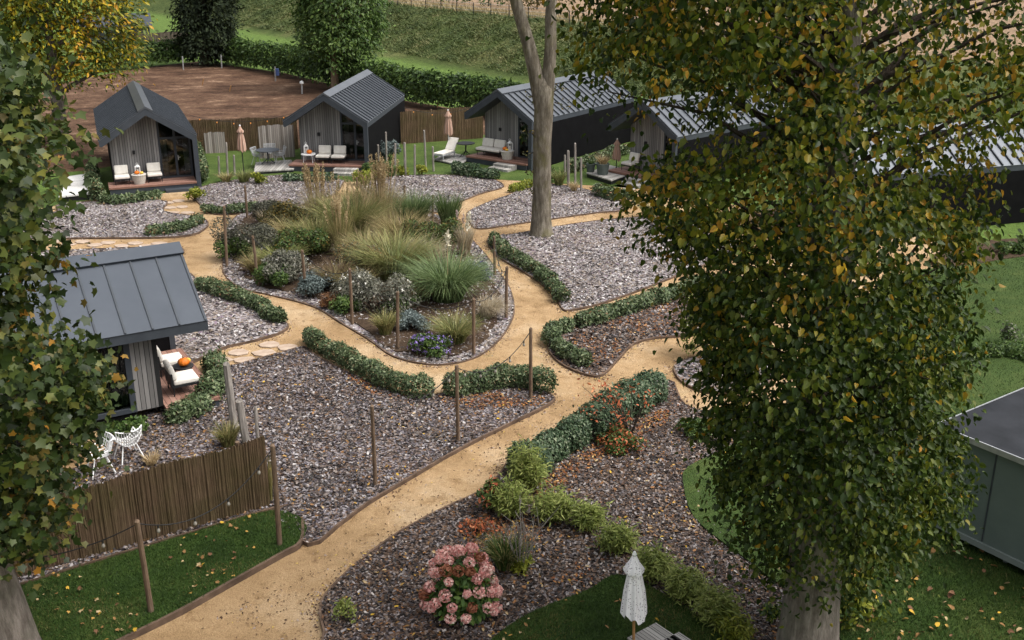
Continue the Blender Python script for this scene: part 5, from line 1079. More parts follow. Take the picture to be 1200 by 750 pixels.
grass_plant((330, 315), 1.0, 1.0, 'grass_green', 'light green grass mound in front of the olive shrub', 900, (0.2, 1.0), (0.2, 0.5), 0.022)
shrub((337, 334), 0.65, 0.9, 0.08, 'silver', 'silvery white bush on the left side of the island', flowers='white_flower', nf=20, fsize=0.07)
shrub((365, 344), 0.7, 0.55, 0.08, 'blue_grey', 'blue grey mound at the near left rim of the island', cat='plant')
shrub((318, 336), 0.5, 0.65, 0.10, 'mid_shrub', 'green bush left of the silvery white bush')
grass_plant((395, 338), 0.75, 0.9, 'grass_brown', 'brown withered grass in the hollow of the island', 700, mats2='grass_olive')
shrub((393, 360), 0.5, 0.4, 0.08, 'rust_leaf', 'low rusty plant on the near rim of the island', cat='plant')
shrub((420, 322), 0.8, 0.9, 0.09, 'rust_leaf', 'rusty brown shrub in the heart of the island', mats2='dark_shrub', frac2=0.5)
grass_plant((432, 310), 1.1, 1.25, 'grass_olive', 'olive grass mound in the heart of the island', 1000, (0.2, 1.0), (0.15, 0.5), 0.022, mats2='grass_brown')
grass_plant((497, 318), 0.8, 1.35, 'grass_pale', 'pinkish feather grass leaning over behind the pampas', 800, (0.3, 1.0), (0.25, 0.6), 0.014, bend=(0.3, 0.1))
grass_plant((545, 300), 0.5, 1.2, 'grass_pale', 'pinkish plumes at the right edge of the island', 300, (0.2, 0.7), (0.1, 0.4), 0.016, 'pink_plume', 4, 0.35, 0.05)
shrub((478, 352), 0.7, 0.7, 0.09, 'rust_leaf', 'brown seed head plant left of the pampas foot', mats2='grass_brown', frac2=0.5)
shrub((470, 368), 0.5, 0.55, 0.08, 'silver', 'sparse silvery plant right of the silvery flowering shrub', mats2='mid_shrub', frac2=0.4)
shrub((405, 366), 0.4, 0.45, 0.08, 'mid_shrub', 'low green plant before the silvery flowering shrub')
shrub((352, 305), 0.9, 1.0, 0.10, 'mid_shrub', 'green shrub between the grass mounds at left of the island', mats2='olive_shrub', frac2=0.3)
shrub((505, 296), 0.8, 1.0, 0.10, 'olive_shrub', 'olive shrub behind the pampas', mats2='mid_shrub', frac2=0.5)
shrub((562, 330), 0.45, 0.5, 0.08, 'blue_grey', 'lavender at the right edge of the island', flowers='purple_flower', nf=40, fsize=0.06)
grass_plant((345, 288), 0.9, 1.15, 'grass_olive', 'golden green grass mound between the olive shrub and the tan sheaf', 800, (0.2, 1.0), (0.15, 0.5), 0.02, mats2='grass_tan')
grass_plant((433, 262), 1.1, 1.5, 'grass_olive', 'golden arching grass at the back of the island left of the tall reed grass', 900, (0.2, 0.9), (0.1, 0.4), 0.02, 'grass_tan', 16, 0.35, 0.035, mats2='grass_green')
grass_plant((470, 292), 1.2, 1.45, 'grass_olive', 'golden arching grass mound between reed grass and pampas', 1100, (0.2, 1.0), (0.15, 0.5), 0.02, mats2='grass_tan')
grass_plant((395, 268), 0.9, 1.4, 'grass_olive', 'loose golden grass between the two tan sheaves', 700, (0.1, 0.8), (0.1, 0.35), 0.02, 'grass_tan', 14, 0.4, 0.04, mats2='grass_tan')
grass_plant((302, 322), 0.6, 0.75, 'grass_olive', 'brown green tuft below the dark grey shrub', 500, mats2='grass_brown')
grass_plant((418, 345), 0.7, 0.8, 'grass_olive', 'dry golden tuft behind the silvery flowering shrub', 600, mats2='grass_brown')
# --- yellow green shrubs near the cabins
GY = 'small yellow green shrubs at the cabins'
shrub((428, 217), 0.5, 0.75, 0.12, 'lime_shrub', 'bright yellow green shrub beside the pale steps left of the bare trunk', group=GY)
shrub((228, 236), 0.42, 0.6, 0.12, 'lime_shrub', 'bright yellow green shrub at the right foot of the back left cabin', group=GY)
shrub((303, 216), 0.36, 0.5, 0.12, 'lime_shrub', 'yellow green shrub left of the low deck hedge', group=GY)
shrub((470, 206), 0.36, 0.5, 0.12, 'lime_shrub', 'yellow green shrub at the foot of the left stakes of the row', group=GY)
shrub((494, 206), 0.36, 0.5, 0.12, 'lime_shrub', 'yellow shrub between slim stake and rightmost stake of the row', group=GY)
hedge([(597, 226), (608, 224), (622, 219)], 0.6, 0.5, 0.12, 'lime_shrub', 'yellow green row of shrubs right of the two tread steps', group=GY)
shrub((641, 214), 0.5, 0.7, 0.12, 'mid_shrub', 'green grass like shrub right of the bare trunk')
grass_plant((655, 218), 0.6, 1.0, 'grass_green', 'loose green grass tuft among the stakes right of the bare trunk', 300, group=None, name='grass_tuft')
grass_plant((672, 225), 0.4, 0.6, 'grass_tan', 'short straw tuft at the foot of the tallest stake', 200, group=None, name='grass_tuft')
shrub((447, 208), 0.75, 0.85, 0.12, 'mid_shrub', 'bushy green shrub at the right corner of the striped roof cabin')
shrub((455, 187), 0.6, 1.0, 0.12, 'blue_grey', 'blue grey shrub against the black wall of the striped roof cabin')
grass_plant((286, 214), 0.7, 0.8, 'grass_green', 'green tuft at the foot of the folded beige parasol', 300, group=None, name='grass_tuft')
grass_plant((265, 214), 0.6, 0.6, 'grass_olive', 'dry tuft at the foot of the tall stake near the back left cabin', 300, group=None, name='grass_tuft')
shrub((788, 270), 0.7, 1.0, 0.12, 'nandina', 'light green shrub between grey post and the big leafy tree')
grass_plant((760, 255), 0.8, 1.0, 'grass_green', 'green grasses behind the grey post near the big tree', 400, group=None, name='grass_tuft')
grass_plant((268, 525), 0.45, 0.75, 'grass_olive', 'green gold tuft at the foot of the thick stakes', 420, group=None, name='grass_tuft', mats2='grass_green')
grass_plant((314, 590), 0.35, 1.3, 'grass_olive', 'tall wispy grass at the right end of the reed fence', 160, (0.1, 0.6), (0, 0.3), 0.016, group=None, name='grass_tuft')
grass_plant((178, 548), 0.3, 0.4, 'grass_tan', 'small straw tuft beside the white slatted chair', 160, group=None, name='grass_tuft')
shrub((826, 418), 0.75, 2.1, 0.10, 'nandina', 'tall light green shrub standing just left of the big leafy crown', n=2600, lumps=12)
shrub((815, 515), 0.4, 0.5, 0.10, 'mid_shrub', 'low green plant under the left edge of the big leafy crown')
# --- front bed
shrub((728, 528), 0.55, 0.5, 0.08, 'orange_leaf', 'low orange tinted shrub beside the tall hedge', mats2='mid_shrub', frac2=0.7)
def smoke_bush():
    p = G(738, 516); e = empty('orange_shrub', (p[0], p[1], zh), 0, 'open shrub with coral orange leaves rising before the tall hedge', 'shrub')
    mb = MB(); C = []
    for i in range(18):
        a = rng.uniform(0, 6.28); t = np.array([1.05*math.cos(a)*rng.rand() - 0.25, 0.6*math.sin(a), rng.uniform(0.6, 1.35)]); mb.tube([(0, 0, 0), t*0.55 + [0, 0, .1], t], [0.02, .012, .005], 5)
        C.append(t[None, :] + rng.normal(size=(11, 3))*0.12)
    C = np.vstack(C); obj('stem', mb, 'bark_dark', e); leaves('foliage', C, rng.normal(size=C.shape) + [0, 0, .6], rng.normal(size=C.shape), rng.uniform(.06, .12, len(C)), 'oval', 'orange_leaf', None, e)
smoke_bush()
def nandina(px, r, h, label, mat='nandina', n=1500):
    """open cane plant: canes fan out and carry narrow leaflets in tiers"""
    p = G(*px); e = empty('bamboo_shrub', (p[0], p[1], zh), rng.uniform(0, 6), label, 'shrub', 'light green shrubs in the front bed'); mb = MB(); C = []; T = []
    m = 30; n = int(n*1.5); r *= 0.74; h *= 0.9
    for i in range(m):
        a = rng.uniform(0, 6.28); q = r*math.sqrt(rng.rand()); tp = np.array([q*math.cos(a), q*math.sin(a), h*rng.uniform(0.55, 1.05)*(1 - 0.25*q/r)]); b0 = tp*[0.3, 0.3, 0]
        mb.tube([b0, b0*0.4 + tp*0.6, tp], [.012, .009, .004], 4)
        k = n//m; t = rng.uniform(0.35, 1.03, k)[:, None]; C.append(b0*(1 - t) + tp*t + rng.normal(size=(k, 3))*[.1, .1, .06]); aa = rng.uniform(0, 6.28, k); T.append(np.column_stack([np.cos(aa), np.sin(aa), rng.uniform(-0.7, 0.4, k)]))
    C = np.vstack(C); T = np.vstack(T); obj('canes', mb, 'stalk', e)
    leaves('foliage', C, rng.normal(size=C.shape)*0.5 + [0, 0, 1], T, rng.uniform(.09, .19, len(C)), 'lance', mat, None, e)
nandina((618, 578), 0.42, 1.25, 'tallest light green shrub, in front of the near end of the tall hedge', n=1800)
nandina((598, 606), 0.42, 0.9, 'light green shrub nearest the main path below the tall hedge')
nandina((648, 612), 0.5, 0.8, 'light green shrub right of the bare twiggy shrub')
nandina((690, 622), 0.34, 0.65, 'light green shrub third in the row towards the dotted parasol', n=1100)
nandina((722, 648), 0.36, 0.65, 'light green shrub just behind the dotted parasol, upper one', n=1200)
nandina((762, 680), 0.42, 0.65, 'light green shrub right of the tip of the dotted parasol', n=1400)
nandina((800, 705), 0.42, 0.65, 'light green shrub second last in the row beside the lawn', n=1500)
nandina((836, 733), 0.42, 0.75, 'big light green shrub at the lower end of the row', n=1600)
nandina((860, 752), 0.24, 0.5, 'small yellow shrub ending the row at the bottom', 'lime_shrub', n=800)
grass_plant((592, 668), 0.55, 0.75, 'mid_shrub', 'dark green strap leaved clump behind the pink hydrangea', 700, (0.2, 1.0), (0.15, 0.5), 0.03, group=None, name='strap_leaf_plant', z0=zh, mats2='grass_olive')
shrub((606, 672), 0.25, 0.3, 0.09, 'lime_shrub', 'small yellow green plant at the foot of the bare twiggy shrub', z0=zh)
shrub((575, 602), 0.3, 0.75, 0.10, 'mid_shrub', 'green shrub with orange tips beside the main path edge', mats2='orange_leaf', frac2=0.25, z0=zh, n=500)
shrub((560, 628), 0.45, 0.3, 0.07, 'orange_leaf', 'low red brown plant among the chips above the hydrangea', mats2='rust_leaf', frac2=0.5, z0=zh, n=350)
shrub((405, 730), 0.2, 0.5, 0.07, 'nandina', 'small young green plant at the lower left tip of the front bed', z0=zh, n=260)
def twiggy():
    p = G(610, 672); e = empty('bare_shrub', (p[0], p[1], zh), 0, 'bare twiggy shrub with pale grey stems behind the hydrangea', 'shrub'); mb = MB()
    for i in range(12):
        a = rng.uniform(0, 6.28); t = np.array([0.55*math.cos(a)*rng.rand(), 0.4*math.sin(a), rng.uniform(0.9, 1.5)]); mid = t*0.5 + rng.normal(size=3)*0.05
        mb.tube([(0.04*math.cos(a), 0.04*math.sin(a), 0), mid, t], [.016, .01, .004], 5)
        for k in range(4):
            q = mid + (t - mid)*rng.rand(); mb.tube([q, q + np.array([rng.normal()*.14, rng.normal()*.14, rng.uniform(.1, .35)])], [.006, .003], 4)
    obj('stems', mb, 'grey_post', e)
twiggy()
def hydrangea():
    p = G(541, 718); e = empty('hydrangea', (p[0], p[1], zh), 0, 'hydrangea bush covered in pink flower heads in the foreground', 'shrub'); 
    rx, h = 0.62, 1.25
    def dome(n, lo, hi):
        d = rnd_dirs(n, 0.35); d[:, 2] = np.abs(d[:, 2])*1.0; r = rng.uniform(lo, hi, n)[:, None]
        return np.column_stack([d[:, 0]*rx, d[:, 1]*rx, 0.12 + d[:, 2]*(h - 0.2)])*np.column_stack([r, r, r]), d
    C, d = dome(1500, 0.4, 0.97); leaves('foliage', C, d + [0, 0, .5] + rng.normal(size=C.shape)*.4, d + rng.normal(size=C.shape)*.5 - [0, 0, .3], rng.uniform(.09, .16, len(C)), 'oval', 'hydr_leaf', None, e)
    mb = MB()
    for i in range(12):
        a = 6.28*i/12; mb.tube([(0.06*math.cos(a), 0.06*math.sin(a), 0), (0.3*math.cos(a), 0.3*math.sin(a), 0.5), (0.5*math.cos(a), 0.5*math.sin(a), 0.85)], [.015, .01, .006], 5)
    obj('stem', mb, 'bark_dark', e)
    C, d = dome(400, 0.98, 1.1); keep = []
    for i in range(len(C)):
        if all(np.linalg.norm(C[i] - C[j]) > 0.185 for j in keep): keep.append(i)
        if len(keep) >= 60: break
    for j in keep:
        m = 130; dd = rnd_dirs(m); R0 = rng.uniform(0.07, 0.112); P = C[j] + dd*R0*[1, 1, 0.85]
        mt = 'rust_flower' if rng.rand() < 0.2 else 'pink_flower'
        P = P[np.arange(len(P))]; leaves('flower_head', P, dd + rng.normal(size=P.shape)*.35, rng.normal(size=P.shape), rng.uniform(.035, .055, m), 'heart', mt, None, e)
hydrangea()
# plants under and right of the big tree
shrub((1000, 735), 0.5, 0.55, 0.13, 'lime_shrub', 'yellow green leafy plant right of the big trunk', z0=0.1, mats2='mid_shrub', frac2=0.5, n=420)
shrub((905, 735), 0.25, 0.4, 0.10, 'lime_shrub', 'small yellow sapling left of the big trunk', z0=0.1, n=160, mats2='mid_shrub', frac2=0.6)
shrub((1178, 408), 0.3, 0.8, 0.10, 'silver', 'grey spiky plant on the lawn above the green hut', z0=0.1, n=420, mats2='mid_shrub', frac2=0.5)
hedge([(1135, 425), (1165, 418), (1200, 425), (1240, 440)], 0.8, 0.5, 0.10, 'mid_shrub', 'low mixed plants between the right lawn and the green hut', group=None, dens=0.7)
shrub((1182, 300), 0.5, 0.5, 0.11, 'mid_shrub', 'dark green shrub before the black wall at the right edge', z0=0.05)
shrub((1205, 293), 0.6, 0.6, 0.11, 'mid_shrub', 'green shrub at the right frame edge before the black wall', z0=0.05)
bedr = catmull(PX([(1090, 305), (1150, 286), (1300, 282), (1320, 302), (1210, 303), (1120, 316)]), 3)
sheet('bark_bed', bedr, 0.15, 'soil', 0.1, kind='structure')

# ------------------------------------------------------------------ trees
def limb_path(a, b, sag=0.0, k=4, wob=0.12):
    a = np.array(a); b = np.array(b); L = np.linalg.norm(b - a); pts = []
    for t in np.linspace(0, 1, k + 1):
        q = a*(1 - t) + b*t + np.array([0, 0, sag*L*math.sin(t*math.pi)])
        if 0 < t < 1: q = q + rng.normal(size=3)*wob*L*0.12
        pts.append(q)
    return pts
def crown_points(sil, n, Y0, depth, holes=None, weight=None, margin=0):
    """points in a volume: silhouette outline at distance Y0 gives width and height, depth gives the thickness (ellipse across)"""
    S = np.array(sil, float); lo, hi = S.min(0), S.max(0); out = []
    rows = {}
    while len(out) < n:
        q = rng.uniform(lo, hi)
        if not inside(S, q[None, :])[0]: continue
        if weight is not None and rng.rand() > weight(q[0], q[1]): continue
        # half width at this height -> thickness
        k = int(q[1]//10)
        if k not in rows:
            xs = np.linspace(lo[0], hi[0], 80); ins = inside(S, np.column_stack([xs, np.full(80, k*10 + 5.0)])); rows[k] = (xs[ins].min(), xs[ins].max()) if ins.any() else (q[0] - 1, q[0] + 1)
        x0, x1 = rows[k]; c = (x0 + x1)/2; hw = max((x1 - x0)/2, 1); f = math.sqrt(max(0.03, 1 - ((q[0] - c)/hw)**2))
        q = (c + (q[0] - c)*max(0.1, 1 - margin/hw), q[1])
        dd = depth*f*min(1.0, hw/ (0.35*(hi[0] - lo[0])) + 0.25)
        out.append(AY(q[0], q[1], Y0 + dd*rng.uniform(-1, 1)))
    return np.array(out)
def sprays(centers, axis_xy, per, rad, leaf, droop=0.5, outw=0.8, jit=0.5):
    """each clump is a flattened spray of leaves facing outwards and hanging"""
    n = len(centers); outd = centers.copy(); outd[:, 0] -= axis_xy[0]; outd[:, 1] -= axis_xy[1]; outd[:, 2] = 0; outd = unit(outd)
    sn = unit(outd*outw + [0, 0, 0.55] + rng.normal(size=(n, 3))*0.35)
    C = np.repeat(centers, per, 0); S = np.repeat(sn, per, 0); O = np.repeat(outd, per, 0); m = len(C)
    off = rng.normal(size=(m, 3))*rad; off -= S*np.sum(off*S, 1, keepdims=True)*0.65; C = C + off
    C[:, 2] -= 0.35*np.linalg.norm(off, axis=1)*droop
    Nn = S + rng.normal(size=(m, 3))*jit*0.6; T = O*0.5 + [0, 0, -droop] + rng.normal(size=(m, 3))*0.45 + unit(off)*0.4
    return C, Nn, T, leaf*rng.uniform(0.72, 1.15, m)**1.6*np.repeat(rng.uniform(0.82, 1.15, n), per)

# 1. the big lime in the right foreground
def big_lime():
    Y0 = 14.6; b = G(942, 792); e = empty('lime_tree', (b[0], b[1], 0), 0, 'huge leafy tree in the right foreground, green turning yellow and orange, with broad trunk', 'tree'); off = np.array([b[0], b[1], 0])
    sil = [(640, -170), (652, 0), (668, 62), (688, 96), (705, 84), (725, 80), (742, 96), (765, 112), (790, 124), (800, 150), (802, 172), (770, 184), (735, 190), (716, 200), (732, 216), (722, 238), (745, 254), (770, 262), (792, 288), (788, 318), (800, 352), (806, 392), (824, 428), (812, 478), (832, 500), (806, 532), (826, 562), (852, 600), (868, 640), (888, 668), (930, 684), (975, 692), (1020, 678), (1068, 655), (1105, 622), (1128, 590), (1160, 566), (1140, 528), (1128, 480), (1136, 444), (1165, 420), (1155, 384), (1130, 352), (1166, 330), (1160, 300), (1150, 268), (1188, 244), (1194, 215), (1172, 192), (1210, 172), (1330, 150), (1360, -170)]
    def wt(x, y):
        gap = math.sin(x*0.055 + 2.1*math.sin(y*0.021)) * math.sin(y*0.075 + 1.7*math.sin(x*0.017))
        if y < 330 and gap > 0.3: return 0.04
        if 760 < x < 885 and 96 < y < 185: return 0.1
        if 948 < x < 984 and 5 < y < 95: return 0.3
        if 868 < x < 902 and 192 < y < 262: return 0.12
        if y < 235 and 985 < x: 
            if 40 < y < 225 and (960 < x < 1012 and y > 148): return 0.1
            if y > 138 and x > 1110: return 0.14
            if 8 < y < 62 and x > 1065: return 0.10
            return 0.42
        if y < 120 and x < 760: return 0.85
        if 60 < y < 125 and 690 < x < 760: return 0.4
        if 100 < y < 185 and x < 860: return 0.55
        return 0.9
    # layered sprays: denser below
    C0 = crown_points(sil, 2300, Y0, 2.9, weight=wt, margin=20); ax = (b[0] - 0.3, Y0)
    rd = np.hypot(C0[:, 0] - ax[0], C0[:, 1] - ax[1]); az = np.arctan2(C0[:, 1] - ax[1], C0[:, 0] - ax[0])      # boughs in drooping tiers
    tier = C0[:, 2] + 0.33*rd + 0.35*np.sin(2*az + 1.0) + 0.22*np.sin(5*az); tq = np.round(tier/1.05)*1.05; C0[:, 2] += np.where(C0[:, 2] > 2.6, (tq - tier)*np.where(C0[:, 2] < 7.8, 0.62, 0.3), 0)
    C, Nn, T, S = sprays(C0, ax, 30, 0.25, 0.097, 0.8, 0.75, 1.15)
    # autumn colour: more on the outer, upper and left sprays, patchy
    z = C[:, 2]; rad = np.hypot(C[:, 0] - ax[0], C[:, 1] - ax[1]); cl = np.repeat(rng.rand(len(C0)), 30)
    pr = np.clip((z - 5.6)/3.4, 0.02, 1)*0.6 + np.clip((rad - 1.6)/3, 0, 1)*0.2*(z > 5.8) + 0.015
    pr = np.where(cl < pr, 0.72, 0.02); which = (rng.rand(len(C)) < pr).astype(int)
    leaves('crown', C - off, Nn, T, S, 'heart', ['lime_green', 'lime_turning'], which, e)
    tr = [np.array([b[0], b[1], 0]) + np.array(q) for q in ((0, 0, 0), (0.0, 0, 0.5), (0.0, 0.02, 1.5), (-0.03, 0.02, 3.2), (-0.12, 0, 5.2), (-0.3, 0.05, 7.4), (-0.38, 0, 9.6), (-0.45, 0.1, 12.2), (-0.4, 0.1, 14))]
    mb = MB(); mb.tube([p - off for p in tr], [0.62, 0.5, 0.43, 0.4, 0.35, 0.28, 0.21, 0.13, 0.06], 18, jit=0.02, lobes=0.03); obj('trunk', mb, 'bark_lime', e, True)
    mb = MB(); tz = np.array([p[2] for p in tr]); tx = np.array([p[0] for p in tr]); ty = np.array([p[1] for p in tr])
    for i in rng.choice(len(C0), 170, False):
        c = C0[i]; dist = math.hypot(c[0] - ax[0], c[1] - ax[1]); zs = np.clip(c[2] - 0.45*dist + rng.uniform(-.3, .3), 1.6, 13); a = np.array([np.interp(zs, tz, tx), np.interp(zs, tz, ty), zs])
        r = 0.012 + 0.014*dist; mb.tube([p - off for p in limb_path(a, c, 0.06, 5)], np.linspace(r, 0.008, 6), 5)
    obj('limbs', mb, 'bark_dark', e)
big_lime()
# 2. bare trunk in the middle
def bare_trunk():
    b = G(634, 276); e = empty('tall_tree', (b[0], b[1], 0), 0, 'tall bare forked tree trunk standing in the slate bed in the middle', 'tree'); off = np.array([b[0], b[1], 0])
    def at(px, py): return AY(px, py, b[1])
    mb = MB(); p = [at(634, 279), at(634, 272), at(634, 255), at(635, 215), at(635, 170), at(637, 130), at(637.5, 105), at(638, 84)]
    mb.tube([q - off for q in p], [0.62, 0.47, 0.39, 0.36, 0.355, 0.37, 0.37, 0.1], 20, jit=0.02, lobes=0.035)
    l = [at(633, 140), at(632, 112), at(628, 86), at(619, 50), at(606, 5), at(590, -50), at(570, -120)]; mb.tube([q - off for q in l], [0.15, 0.28, 0.28, 0.25, 0.23, 0.2, 0.13], 16, jit=0.025, lobes=0.04)
    l = [at(640, 140), at(641, 112), at(643, 86), at(645, 55), at(645, 20), at(648, -40), at(655, -120)]; mb.tube([q - off for q in l], [0.15, 0.26, 0.25, 0.23, 0.21, 0.18, 0.11], 16, jit=0.025, lobes=0.04)
    obj('trunk', mb, 'bark_grey', e, True)
    tw = MB(); C = []
    for (px, py, sx, sy) in ((628, 160, -9, -8), (626, 178, -8, 2), (628, 110, -10, 5), (648, 108, 8, -6), (650, 120, 9, 2), (627, 196, -6, 6), (629, 215, -5, 8)):
        a = at(px, py); c = at(px + sx, py + sy) + [0, -0.3, 0]; tw.tube([q - off for q in limb_path(a, c, 0, 3)], [.03, .02, .014, .008], 5); C.append(c + rng.normal(size=(14, 3))*0.13)
    obj('twigs', tw, 'bark_dark', e); C = np.vstack(C) - off
    leaves('foliage', C, rng.normal(size=C.shape) + [0, 0, .5], rng.normal(size=C.shape), rng.uniform(.08, .15, len(C)), 'oval', 'olive_shrub', None, e)
    cz = []
    for i in range(320): a = rng.uniform(0, 6.28); r = rng.uniform(0.3, 4.5); cz.append((b[0] + r*math.cos(a), b[1] + r*math.sin(a), rng.uniform(15.5, 20)))
    C, Nn, T, S = sprays(np.array(cz), (b[0], b[1]), 22, 0.4, 0.2); leaves('crown', C - off, Nn, T, S, 'heart', 'lime_green', None, e)
bare_trunk()
# 3. maple in the left foreground
def maple():
    Y0 = 14.6; b = G(20, 778); e = empty('maple_tree', (b[0], b[1], 0), 0, 'dark green maple with lobed leaves filling the left edge of the foreground', 'tree'); off = np.array([b[0], b[1], 0])
    sil = [(-260, -120), (-20, 20), (20, 42), (50, 78), (58, 100), (80, 138), (110, 158), (122, 182), (106, 205), (78, 214), (84, 236), (76, 262), (90, 285), (114, 300), (108, 318), (85, 318), (66, 332), (52, 360), (46, 392), (70, 398), (110, 400), (148, 412), (140, 430), (132, 455), (118, 482), (116, 520), (98, 552), (92, 590), (70, 630), (40, 645), (0, 650), (-60, 640), (-260, 600)]
    def wt(x, y):
        if y < 70 and x > 0: return 0.45
        if x > 48 and 150 < y < 330: return 0.22
        if 300 < y < 400: return 0.75
        return 0.95
    C0 = crown_points(sil, 1300, Y0, 2.4, weight=wt, margin=20); ax = (b[0], Y0)
    per = 23; C, Nn, T, S = sprays(C0, ax, per, 0.25, 0.125, 0.5, 0.5, 0.9)
    cl = np.repeat(rng.rand(len(C0)), per); px_r = C[:, 0] - (b[0] + 1.0)
    pr = np.where((cl < 0.1 + 0.14*np.clip(px_r, 0, 2)) & (C[:, 2] < 7.3) | (cl < 0.1), 0.55, 0.03); which = (rng.rand(len(C)) < pr).astype(int)
    leaves('crown', C - off, Nn, T, S, 'palm', ['maple_green', 'maple_turning'], which, e)
    tr = [off + np.array(q) for q in ((0, 0, 0), (0.0, 0, 0.4), (-0.08, 0, 1.4), (-0.25, 0, 2.6), (-0.4, 0.1, 5), (-0.5, 0.1, 8), (-0.6, 0.1, 11))]
    mb = MB(); mb.tube([p - off for p in tr], [0.52, 0.42, 0.35, 0.31, 0.26, 0.17, 0.07], 18, jit=0.02, lobes=0.03); obj('trunk', mb, 'bark_lime', e, True)
    mb = MB(); tz = np.array([p[2] for p in tr]); tx = np.array([p[0] for p in tr])
    for i in rng.choice(len(C0), 110, False):
        c = C0[i]; dist = math.hypot(c[0] - ax[0], c[1] - ax[1]); zs = np.clip(c[2] - 0.4*dist, 1.8, 10.5); a = np.array([np.interp(zs, tz, tx), b[1], zs]); r = 0.012 + 0.014*dist
        mb.tube([p - off for p in limb_path(a, c, 0.05, 5)], np.linspace(r, 0.007, 6), 5)
    obj('limbs', mb, 'bark_dark', e)
maple()
# 4-6. trees behind
def back_tree(base, sil, label, mat, bark, n, per, leaf, depth, rad, trunk_r, top, name, lean=0.0, shape='oval', weight=None, nl=30):
    b = G(*base); off = np.array([b[0], b[1], 0]); e = empty(name, (b[0], b[1], 0), 0, label, 'tree')
    C0 = crown_points(sil, n, b[1], depth, weight=weight); C, Nn, T, S = sprays(C0, (b[0], b[1]), int(per*1.7), rad, leaf, 0.3, 0.8, 0.6)
    leaves('crown', C - off, Nn, T, S, shape, mat, None, e)
    tr = [np.array((lean*t, 0, top*t)) for t in (0, 0.05, 0.25, 0.5, 0.75, 1)]; mb = MB(); mb.tube(tr, np.array([1.3, 1.05, 0.9, 0.7, 0.45, 0.15])*trunk_r, 12, jit=0.03, lobes=0.04); obj('trunk', mb, bark, e, True)
    mb = MB()
    for i in rng.choice(len(C0), nl, False):
        c = C0[i] - off; zs = float(np.clip(c[2] - 0.6*math.hypot(c[0], c[1]), top*0.3, top*0.95)); a = np.array((lean*zs/top, 0, zs)); mb.tube(limb_path(a, c, 0.03, 4), np.linspace(trunk_r*0.35, 0.03, 5), 6)
    obj('limbs', mb, bark, e)
back_tree((74, 172), [(-140, -110), (60, -120), (135, -60), (160, -10), (162, 45), (152, 82), (122, 92), (96, 80), (72, 96), (40, 86), (10, 60), (-60, 60), (-140, 40)], 'tree with yellowing crown and pale trunk behind the back left cabin', 'yellowing', 'bark_lime', 640, 26, 0.27, 3.0, 0.5, 0.4, 9.5, 'yellowing_tree', 0.2, 'oval')
back_tree((394, 106), [(352, -40), (385, -70), (420, -60), (440, -30), (446, 15), (440, 52), (425, 74), (402, 80), (375, 76), (356, 58), (346, 15)], 'round green tree with short tan trunk behind the striped roof cabin', 'tree_green', 'bark_tan', 420, 24, 0.30, 3.2, 0.55, 0.36, 7.5, 'green_tree')
back_tree((242, 77), [(212, -130), (242, -200), (268, -120), (274, 0), (276, 40), (266, 62), (240, 70), (216, 58), (206, 20)], 'dark dense conifer standing in the gap of the laurel hedge', 'conifer', 'bark_dark', 520, 26, 0.34, 2.6, 0.5, 0.5, 14, 'conifer_tree', 0, 'oval')
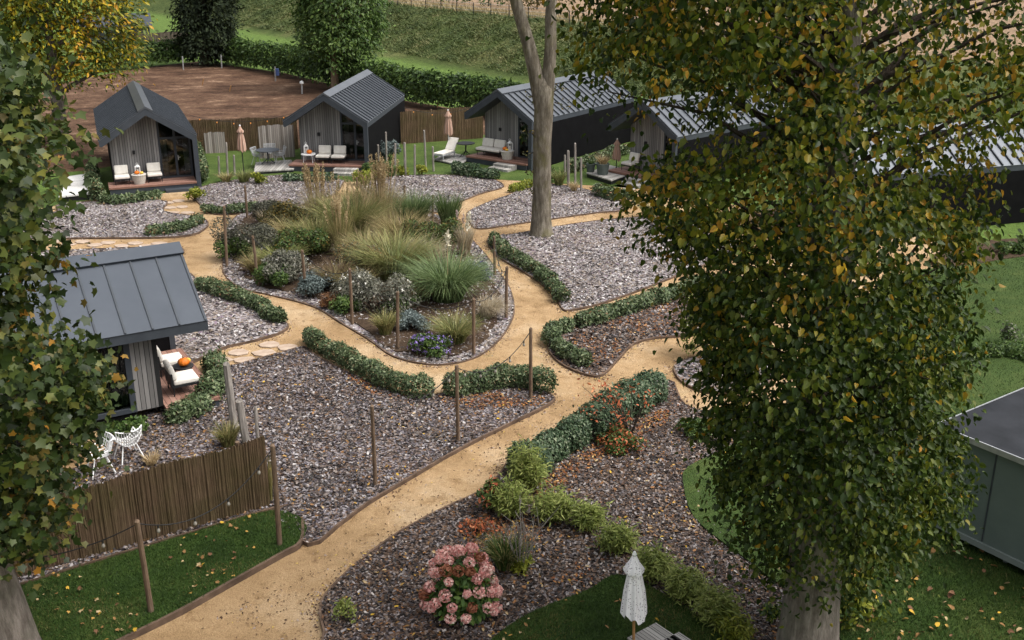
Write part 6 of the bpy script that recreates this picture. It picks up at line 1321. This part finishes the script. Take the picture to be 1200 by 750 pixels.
# shrubs along the top of the bank
def bank_bush(u, s, r, h, label, mat='laurel'):
    p = NV*s + T2v*u; z = float(terrain_z(p[0], p[1])); e = empty('field_bush', (p[0], p[1], z), 0, label, 'bush', 'bushes along the field edge'); n = 900
    d = rnd_dirs(n, 0.2); C = d*np.array([r, r, h*0.5])*rng.uniform(0.5, 1.05, n)[:, None] + [0, 0, h*0.5]; C[:, 2] = np.clip(C[:, 2], 0, None) + 0.25*np.sin(C[:, 0]*3)
    leaves('foliage', C, d + rng.normal(size=(n, 3))*.5 + [0, 0, .3], rng.normal(size=(n, 3)), rng.uniform(.2, .42, n), 'oval', mat, None, e)
    mb = MB(); mb.tube([(0, 0, 0), (0, 0, h*0.6)], [0.1, 0.03], 6); obj('stem', mb, 'bark_dark', e)
for u, s, r, h, lb, mt in ((-112, 59, 2.2, 2.4, 'dark bush at the top of the bank right of the round green tree', 'laurel'), (-112, 69, 4.0, 3.2, 'wide dark bush beyond the wire fence, left one', 'tree_green'), (-105, 70, 4.0, 3.0, 'wide dark bush beyond the wire fence, middle one', 'laurel'), (-97, 71, 4.2, 2.6, 'low dark bush beyond the wire fence near the bare trunk', 'olive_shrub'), (-116, 57, 1.6, 2.2, 'olive bush on the bank beside the round green tree', 'olive_shrub')):
    bank_bush(u, s, r, h, lb, mt)

# ------------------------------------------------------------------ camera, light, world
cam = bpy.data.cameras.new('Camera'); co = bpy.data.objects.new('Camera', cam); COL.objects.link(co); scene.camera = co
co.location = (0, 0, CAM_H); co.rotation_euler = (math.pi/2 - PITCH, 0, 0); cam.sensor_width = 36; cam.lens = 36*F_PX/1200; cam.clip_start = 0.1; cam.clip_end = 3000
EL, AZ = R(58), R(104)      # veiled sun high to the right (azimuth from +Y towards +X)
w = bpy.data.worlds.new('World'); scene.world = w; w.use_nodes = True; nt = w.node_tree; nt.nodes.clear()
out = nt.nodes.new('ShaderNodeOutputWorld'); bg = nt.nodes.new('ShaderNodeBackground'); sky = nt.nodes.new('ShaderNodeTexSky'); sky.sky_type = 'NISHITA'; sky.sun_disc = False
sky.sun_elevation = EL; sky.sun_rotation = AZ; sky.air_density = 1.0; sky.dust_density = 7.0; sky.ozone_density = 1.0
hs = nt.nodes.new('ShaderNodeHueSaturation'); hs.inputs['Saturation'].default_value = 0.22
nt.links.new(sky.outputs[0], hs.inputs['Color']); nt.links.new(hs.outputs[0], bg.inputs[0]); bg.inputs[1].default_value = 0.15; nt.links.new(bg.outputs[0], out.inputs[0])
sun = bpy.data.lights.new('Sun', 'SUN'); sun.energy = 0.95; sun.angle = R(32); sun.color = (1, 0.94, 0.86); so = bpy.data.objects.new('Sun', sun); COL.objects.link(so)
dirv = Vector((math.sin(AZ)*math.cos(EL), math.cos(AZ)*math.cos(EL), math.sin(EL))); so.rotation_euler = dirv.to_track_quat('Z', 'Y').to_euler(); so.location = dirv*60
vs = scene.view_settings; vs.view_transform = 'Standard'; vs.look = 'None'; vs.exposure = 0.9; vs.gamma = 1; vs.use_curve_mapping = False
scene.render.engine = 'CYCLES'
